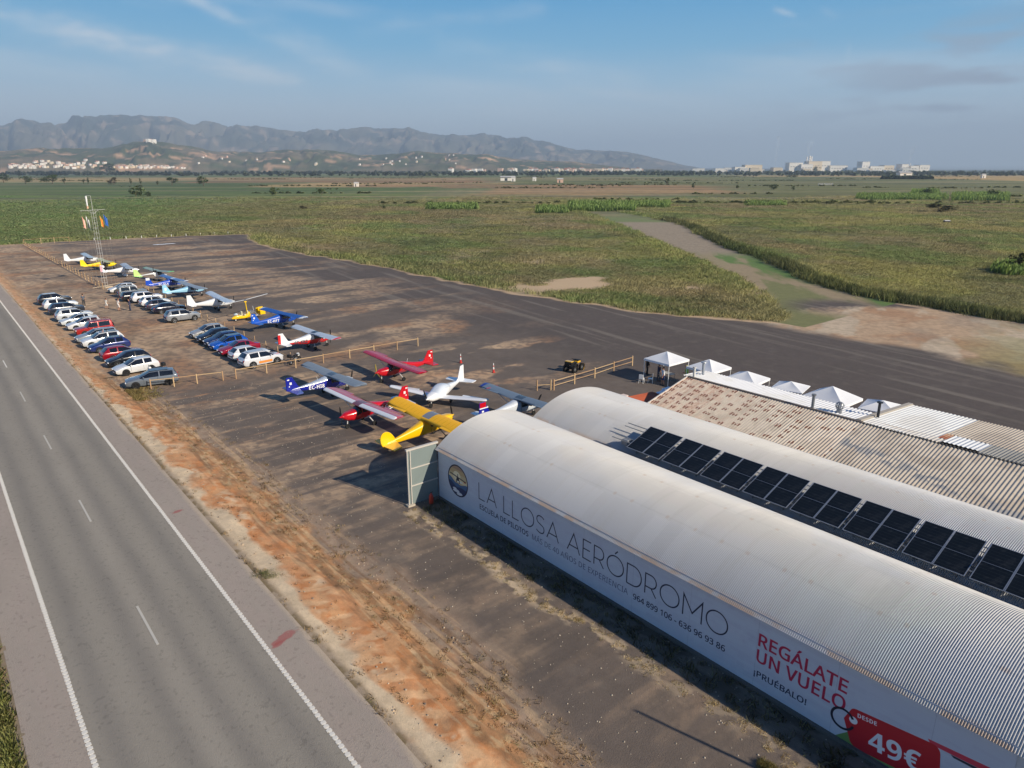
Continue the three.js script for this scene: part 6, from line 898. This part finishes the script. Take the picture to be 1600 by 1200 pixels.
const G1 = [158, 182, 96], G2 = [134, 154, 88], G3 = [180, 202, 112], B1 = [170, 152, 116];
for (const a of [
  ['round green tree at the left edge of the tan field', 40, 287, 17, 9, G1], ['broad green tree pair left of the mast in the tan field', 82, 287, 28, 11, G1], ['brownish bare shrub in the tan field behind the mast', 178, 288, 15, 9, B1, 'shrub'], ['green tree in the tan field, left of the matching pair', 269, 289, 17, 12, G2], ['green tree in the tan field, right of the matching pair', 318, 290, 19, 13, G1], ['low green bush in the bright field beyond the mast', 213, 307, 24, 14, G3, 'shrub'], ['tiny green bush just right of the low bush beyond the mast', 231, 307, 11, 7, G2, 'shrub'], ['pale green bush in the middle of the green field', 430, 305, 18, 11, G3, 'shrub'], ['pale green bush right of the middle of the green field', 503, 304, 14, 11, G3, 'shrub'],
  ['large dark tree in front of the white town', 168, 272, 30, 14, G2], ['dark green tree at the left margin behind the tan field', 6, 285, 14, 11, G2], ['slim dark tree, first of the thin row in the tan field', 101, 287, 5, 8, G2], ['slim dark tree, second of the thin row in the tan field', 131, 287, 4, 7, G2], ['slim dark tree, third of the thin row in the tan field', 138, 287, 4, 8, G2], ['slim dark tree, fourth of the thin row in the tan field', 205, 288, 4, 8, G2], ['slim dark tree, fifth of the thin row in the tan field', 220, 288, 4, 8, G2], ['slim dark tree, last of the thin row in the tan field', 246, 289, 4, 6, G2],
  ['dark cypress-like tree right of the middle distance', 1042, 289, 8, 10, G2], ['small dark tree just right of the dark upright one', 1084, 294, 8, 7, G2], ['small dark shrub between the two right hand trees', 1152, 294, 7, 5, G2, 'shrub'], ['rounded dark green shrub beyond the second strip', 1209, 296, 14, 8, G2, 'shrub'], ['small upright shrub beside the rounded dark one', 1239, 297, 7, 7, G2, 'shrub'], ['wide dark bramble bush beside the sandy patch on the right', 1466, 331, 42, 13, [128, 128, 84], 'shrub'], ['long low bush above the cane brake on the right', 1446, 304, 30, 8, G2, 'shrub'], ['dark bush in front of the rightmost canes', 1551, 309, 26, 11, G2, 'shrub'], ['dark low shrub in the brown gap beyond the aircraft row', 472, 326, 16, 5, [122, 112, 80], 'shrub'], ['small dark shrub alone in the green beyond the aircraft', 598, 326, 10, 5, G2, 'shrub'], ['dark clump of trees at the far right treeline', 1236, 278, 20, 5, G2], ['pair of dark round trees before the white factories', 1276, 270, 14, 8, G2], ['grey green bush at the right edge beyond the strip', 1585, 425, 30, 26, [112, 120, 78], 'shrub'],
]) tree(...a);
{
  const r = rng(501), far = [], hedge = [], g = crownGeo(70, 9, 0.8, 0.3);
  for (let i = 0; i < 5200; i++) { const d = 2000 + 1900 * r(), v = (r() * 2 - 1) * d * 0.82, p = VD(v, d); if (fbm(v * 0.004, d * 0.006, 3) < 0.42) continue; const c = [...C(104, 120, 76)]; mix(c, C(140, 146, 96), r() * 0.7); const s = 3.0 + 4.5 * r(); far.push([p[0], s * 0.55 - 0.5, p[1], r() * 6.28, s, s * (0.8 + 0.5 * r()), c]); }
  instanced('far_woods', g, leafM, far);
  for (let k = 0; k < 48; k++) { const d = 430 + 1700 * r() ** 1.4, v0 = (r() * 2 - 1) * d * 0.75, len = 20 + 170 * r(), n = Math.floor(len / 2.6); for (let i = 0; i < n; i++) { if (r() < 0.35) continue; const p = VD(v0 + len * i / n, d + (r() - 0.5) * 5 + i * 0.08), c = [...C(158, 172, 100)]; mix(c, C(196, 196, 134), r() * 0.7); const s = 0.6 + 1.1 * r(); hedge.push([p[0], s * 0.4 - 0.4, p[1], r() * 6.28, s * 1.3, s * 0.8, c]); } }
  for (let i = 0; i < 420; i++) { const q = spot(1378 + 78 * r(), 279.2 + 0.6 * r()), s = 2 + 2.5 * r(); hedge.push([q.x, s * 0.5, q.z, r() * 6.28, s * 1.2, s, [...C(116, 130, 84)]]); }
  instanced('hedge_shrubs', g, leafM, hedge);
}

// ---------- far town, factories, huts ----------
const whiteW = paint(236, 230, 220, 0.85), creamW = paint(226, 208, 180, 0.85), pinkW = paint(214, 178, 156, 0.85), tileR = paint(176, 118, 92, 0.9), greyR = paint(196, 194, 190, 0.8), winM = paint(70, 74, 80, 0.3);
function house(label, p, w, h, d, turn, wall, roof, flat, group) {
  const t = thing('house', label, 'house', [p.x, p.y, p.z], turn, group); obj('wall', box(w, h + 14, d, 0, h / 2 - 7, 0), wall, t);
  if (flat) obj('roof', [box(w + 0.4, 0.5, d + 0.4, 0, h + 0.25, 0)], roof, t); else { const s = new THREE.Shape(); s.moveTo(-d / 2 - 0.5, 0); s.lineTo(0, d * 0.24); s.lineTo(d / 2 + 0.5, 0); s.closePath(); obj('roof', new THREE.ExtrudeGeometry(s, { depth: w + 0.8, bevelEnabled: false }).translate(0, h, -w / 2 - 0.4).rotateY(Math.PI / 2), roof, t); }
  return t;
}
{
  const r = rng(900);
  const onHill = (px, py) => { const a = Math.atan((px - 800) / 1110 / 1.045); for (let t = 0.01; t < 0.62; t += 0.004) { const q = hillPoint(NEAR, 3600, 6200, 8, 0.3, a, t), y = 263 - (q.y - EYE) / Math.hypot(q.x, q.z) / Math.cos(a) * 1212; if (y <= py) return q; } return hillPoint(NEAR, 3600, 6200, 8, 0.3, a, 0.5); };
  const put = (label, px, py, w, h, i, grp) => { const q = onHill(px, py), k = r(); house(label, q, w * (0.7 + 0.6 * r()), h * (0.7 + 0.5 * r()), w * 0.7, 0.66 + (r() - 0.5) * 0.9, k < 0.66 ? whiteW : k < 0.86 ? creamW : pinkW, k < 0.5 ? tileR : greyR, k > 0.4, grp); };
  const town = 'small pale house crowded in the distant town below the foothills';
  for (let i = 0; i < 125; i++) { const u = r(), px = 16 + 275 * u, top = pl([[16, 256], [60, 251], [100, 250], [165, 249], [172, 257], [230, 258], [290, 262]], px); put(town, px, lerp(top + 2, 263.5, r() ** 0.8), 14, 7.5, i, 'houses of the distant town'); }
  for (let i = 0; i < 4; i++) put(`white hermitage building on the knoll above the distant town, ${NTH[i]} from the left`, 234 + i * 4, 221.5 + i * 0.3, 22, 12, i, 'buildings on the knoll');
  for (let i = 0; i < 34; i++) put('white villa scattered among the foothills in the distance', [430, 470, 590, 600, 610, 640, 690, 300, 345, 385, 560, 700][i % 12] + r() * 26, 243 + r() * 17, 11, 5.5, i, 'villas among the foothills');
  const flatAt = (px, d) => { const q = VD((px - 800) / 1110 * d / 0.957, d); return V(q[0], -0.5, q[1]); };
  for (let i = 0; i < 80; i++) { const px = 700 + 300 * r(), d = 3500 + 600 * r(), k = r(); house('low pale building strung along the plain before the mountains', flatAt(px, d), 20 + 40 * r() ** 2, 13 + 10 * r(), 22, 0.66, k < 0.6 ? whiteW : k < 0.85 ? creamW : pinkW, k < 0.5 ? tileR : greyR, k > 0.35, 'buildings along the plain'); }
  for (let i = 0; i < 34; i++) { const px = 1040 + 350 * r(), d = 3500 + 500 * r(); house('low white works building in the distant factory estate', flatAt(px, d), 40 + 50 * r(), 13 + 11 * r(), 40, 0.66 + 0.1 * r(), r() < 0.75 ? whiteW : creamW, greyR, true, 'factory estate buildings'); }
  const works = (label, px, d, halls, stacks) => { const t = thing('factory', label, 'factory', flatAt(px, d).toArray(), -YAW); for (const [x, w, h, z, c] of halls) { const hl = obj('hall', box(w, h, 60, x, h / 2, z), c ? creamW : whiteW, t); obj('roof', box(w + 1, 1.5, 61, x, h + 0.75, z), greyR, hl); for (let k = 0; k < w / 14 - 1; k++) obj('window', box(7, 2.5, 0.5, x - w / 2 + 10 + k * 14, h * 0.6, z + 30.1), winM, hl); } for (const [x, h, q] of stacks) obj('chimney', rod(V(x, 0, 0), V(x, h, 0), q, q * 0.8, 12), whiteW, t); };
  works('large white factory with three tall stacks on the horizon', 1222, 3900, [[-70, 70, 48, 0, 0], [-20, 60, 40, 20, 0], [30, 70, 55, 0, 1], [85, 50, 56, -5, 0], [150, 90, 34, 10, 0]], [[-6, 78, 4], [8, 84, 5], [18, 80, 5]]);
  works('square white factory tower with low halls right of the large one', 1302, 3800, [[0, 38, 52, 0, 0], [55, 70, 30, 10, 0], [120, 50, 34, 0, 1]], []);
  works('white works with a smoking vent at the right end of the estate', 1358, 3800, [[0, 34, 40, 0, 0], [45, 40, 32, 8, 0], [100, 50, 36, 0, 0]], [[40, 46, 2]]);
  works('long cream works left of the three stacked factory', 1143, 3700, [[0, 84, 36, 0, 1], [-70, 50, 26, 10, 0]], []);
  const smokeM = new THREE.MeshStandardMaterial({ color: 0xffffff, roughness: 1, transparent: true, opacity: 0.035, side: THREE.DoubleSide, depthWrite: false });
  for (const [px, d, y0, len, w, s] of [[1222, 3900, 84, 70, 9, 3], [1366, 3800, 46, 80, 6, 14], [1176, 3900, 30, 150, 5, 4], [624, 5200, 60, 70, 12, 3]]) { const b = flatAt(px, d), g = shell((i, j) => { const t = i / 16, a = j / 12 * 6.283, q = w * (0.4 + t * 1.6) * (0.8 + 0.4 * vn(i * 0.9, j * 0.5 + px)); return V(b.x + Math.cos(a) * q + s * t * 3 * Math.cos(YAW), y0 + len * t, b.z + Math.sin(a) * q); }, 17, 12, { wrap: true }).a, o = obj('smoke', g, smokeM); o.userData.kind = 'stuff'; o.castShadow = false; }
  const hut = (label, px, py, w, h, m) => { const p = spot(px, py), t = thing('hut', label, 'hut', [p.x, -0.4, p.z], -YAW); obj('wall', box(w, h, w * 0.7, 0, h / 2, 0), m, t); const s = new THREE.Shape(); s.moveTo(-w * 0.42, 0); s.lineTo(0, h * 0.3); s.lineTo(w * 0.42, 0); s.closePath(); obj('roof', new THREE.ExtrudeGeometry(s, { depth: w * 1.05, bevelEnabled: false }).translate(0, h, -w * 0.525).rotateY(Math.PI / 2), greyR, t); obj('door', box(w * 0.2, h * 0.7, 0.1, -w * 0.1, h * 0.35, w * 0.35 + 0.05), winM, t); };
  hut('small dark hut alone in the marsh on the right', 1479, 348, 2.0, 1.1, paint(60, 54, 48, 0.9)); hut('small white hut in the tan fields in the middle', 557, 291, 5, 4, whiteW); hut('long white shed at the edge of the brown field', 793, 282, 24, 6, whiteW); hut('white farmhouse by the long dark hedge', 1412, 276, 30, 10, whiteW); hut('tiny white shed left of the middle distance', 332, 268, 50, 14, whiteW); hut('white hut in the tan field on the far right', 1536, 278, 8, 7, whiteW); hut('white twin hut on the light green field', 802, 283, 7, 6, whiteW); hut('dark roofed shed right of the white twin hut', 875, 285, 9, 5, pinkW); hut('white hut beside the twin hut', 835, 282.5, 6, 5, whiteW);
  for (let i = 0; i < 9; i++) { const q = spot(1279 + i * 2.7, 288), t = thing('beehive_box', `small white box standing out in the marsh, ${NTH[i]} from the left in its row`, 'box', [q.x, -0.4, q.z], 0.4, 'white boxes in the marsh'); obj('body', box(1.4, 1.6, 1.4, 0, 0.8, 0), whiteW, t); obj('lid', box(1.6, 0.16, 1.6, 0, 1.66, 0), greyR, t); }
}
renderer.render(scene, camera);
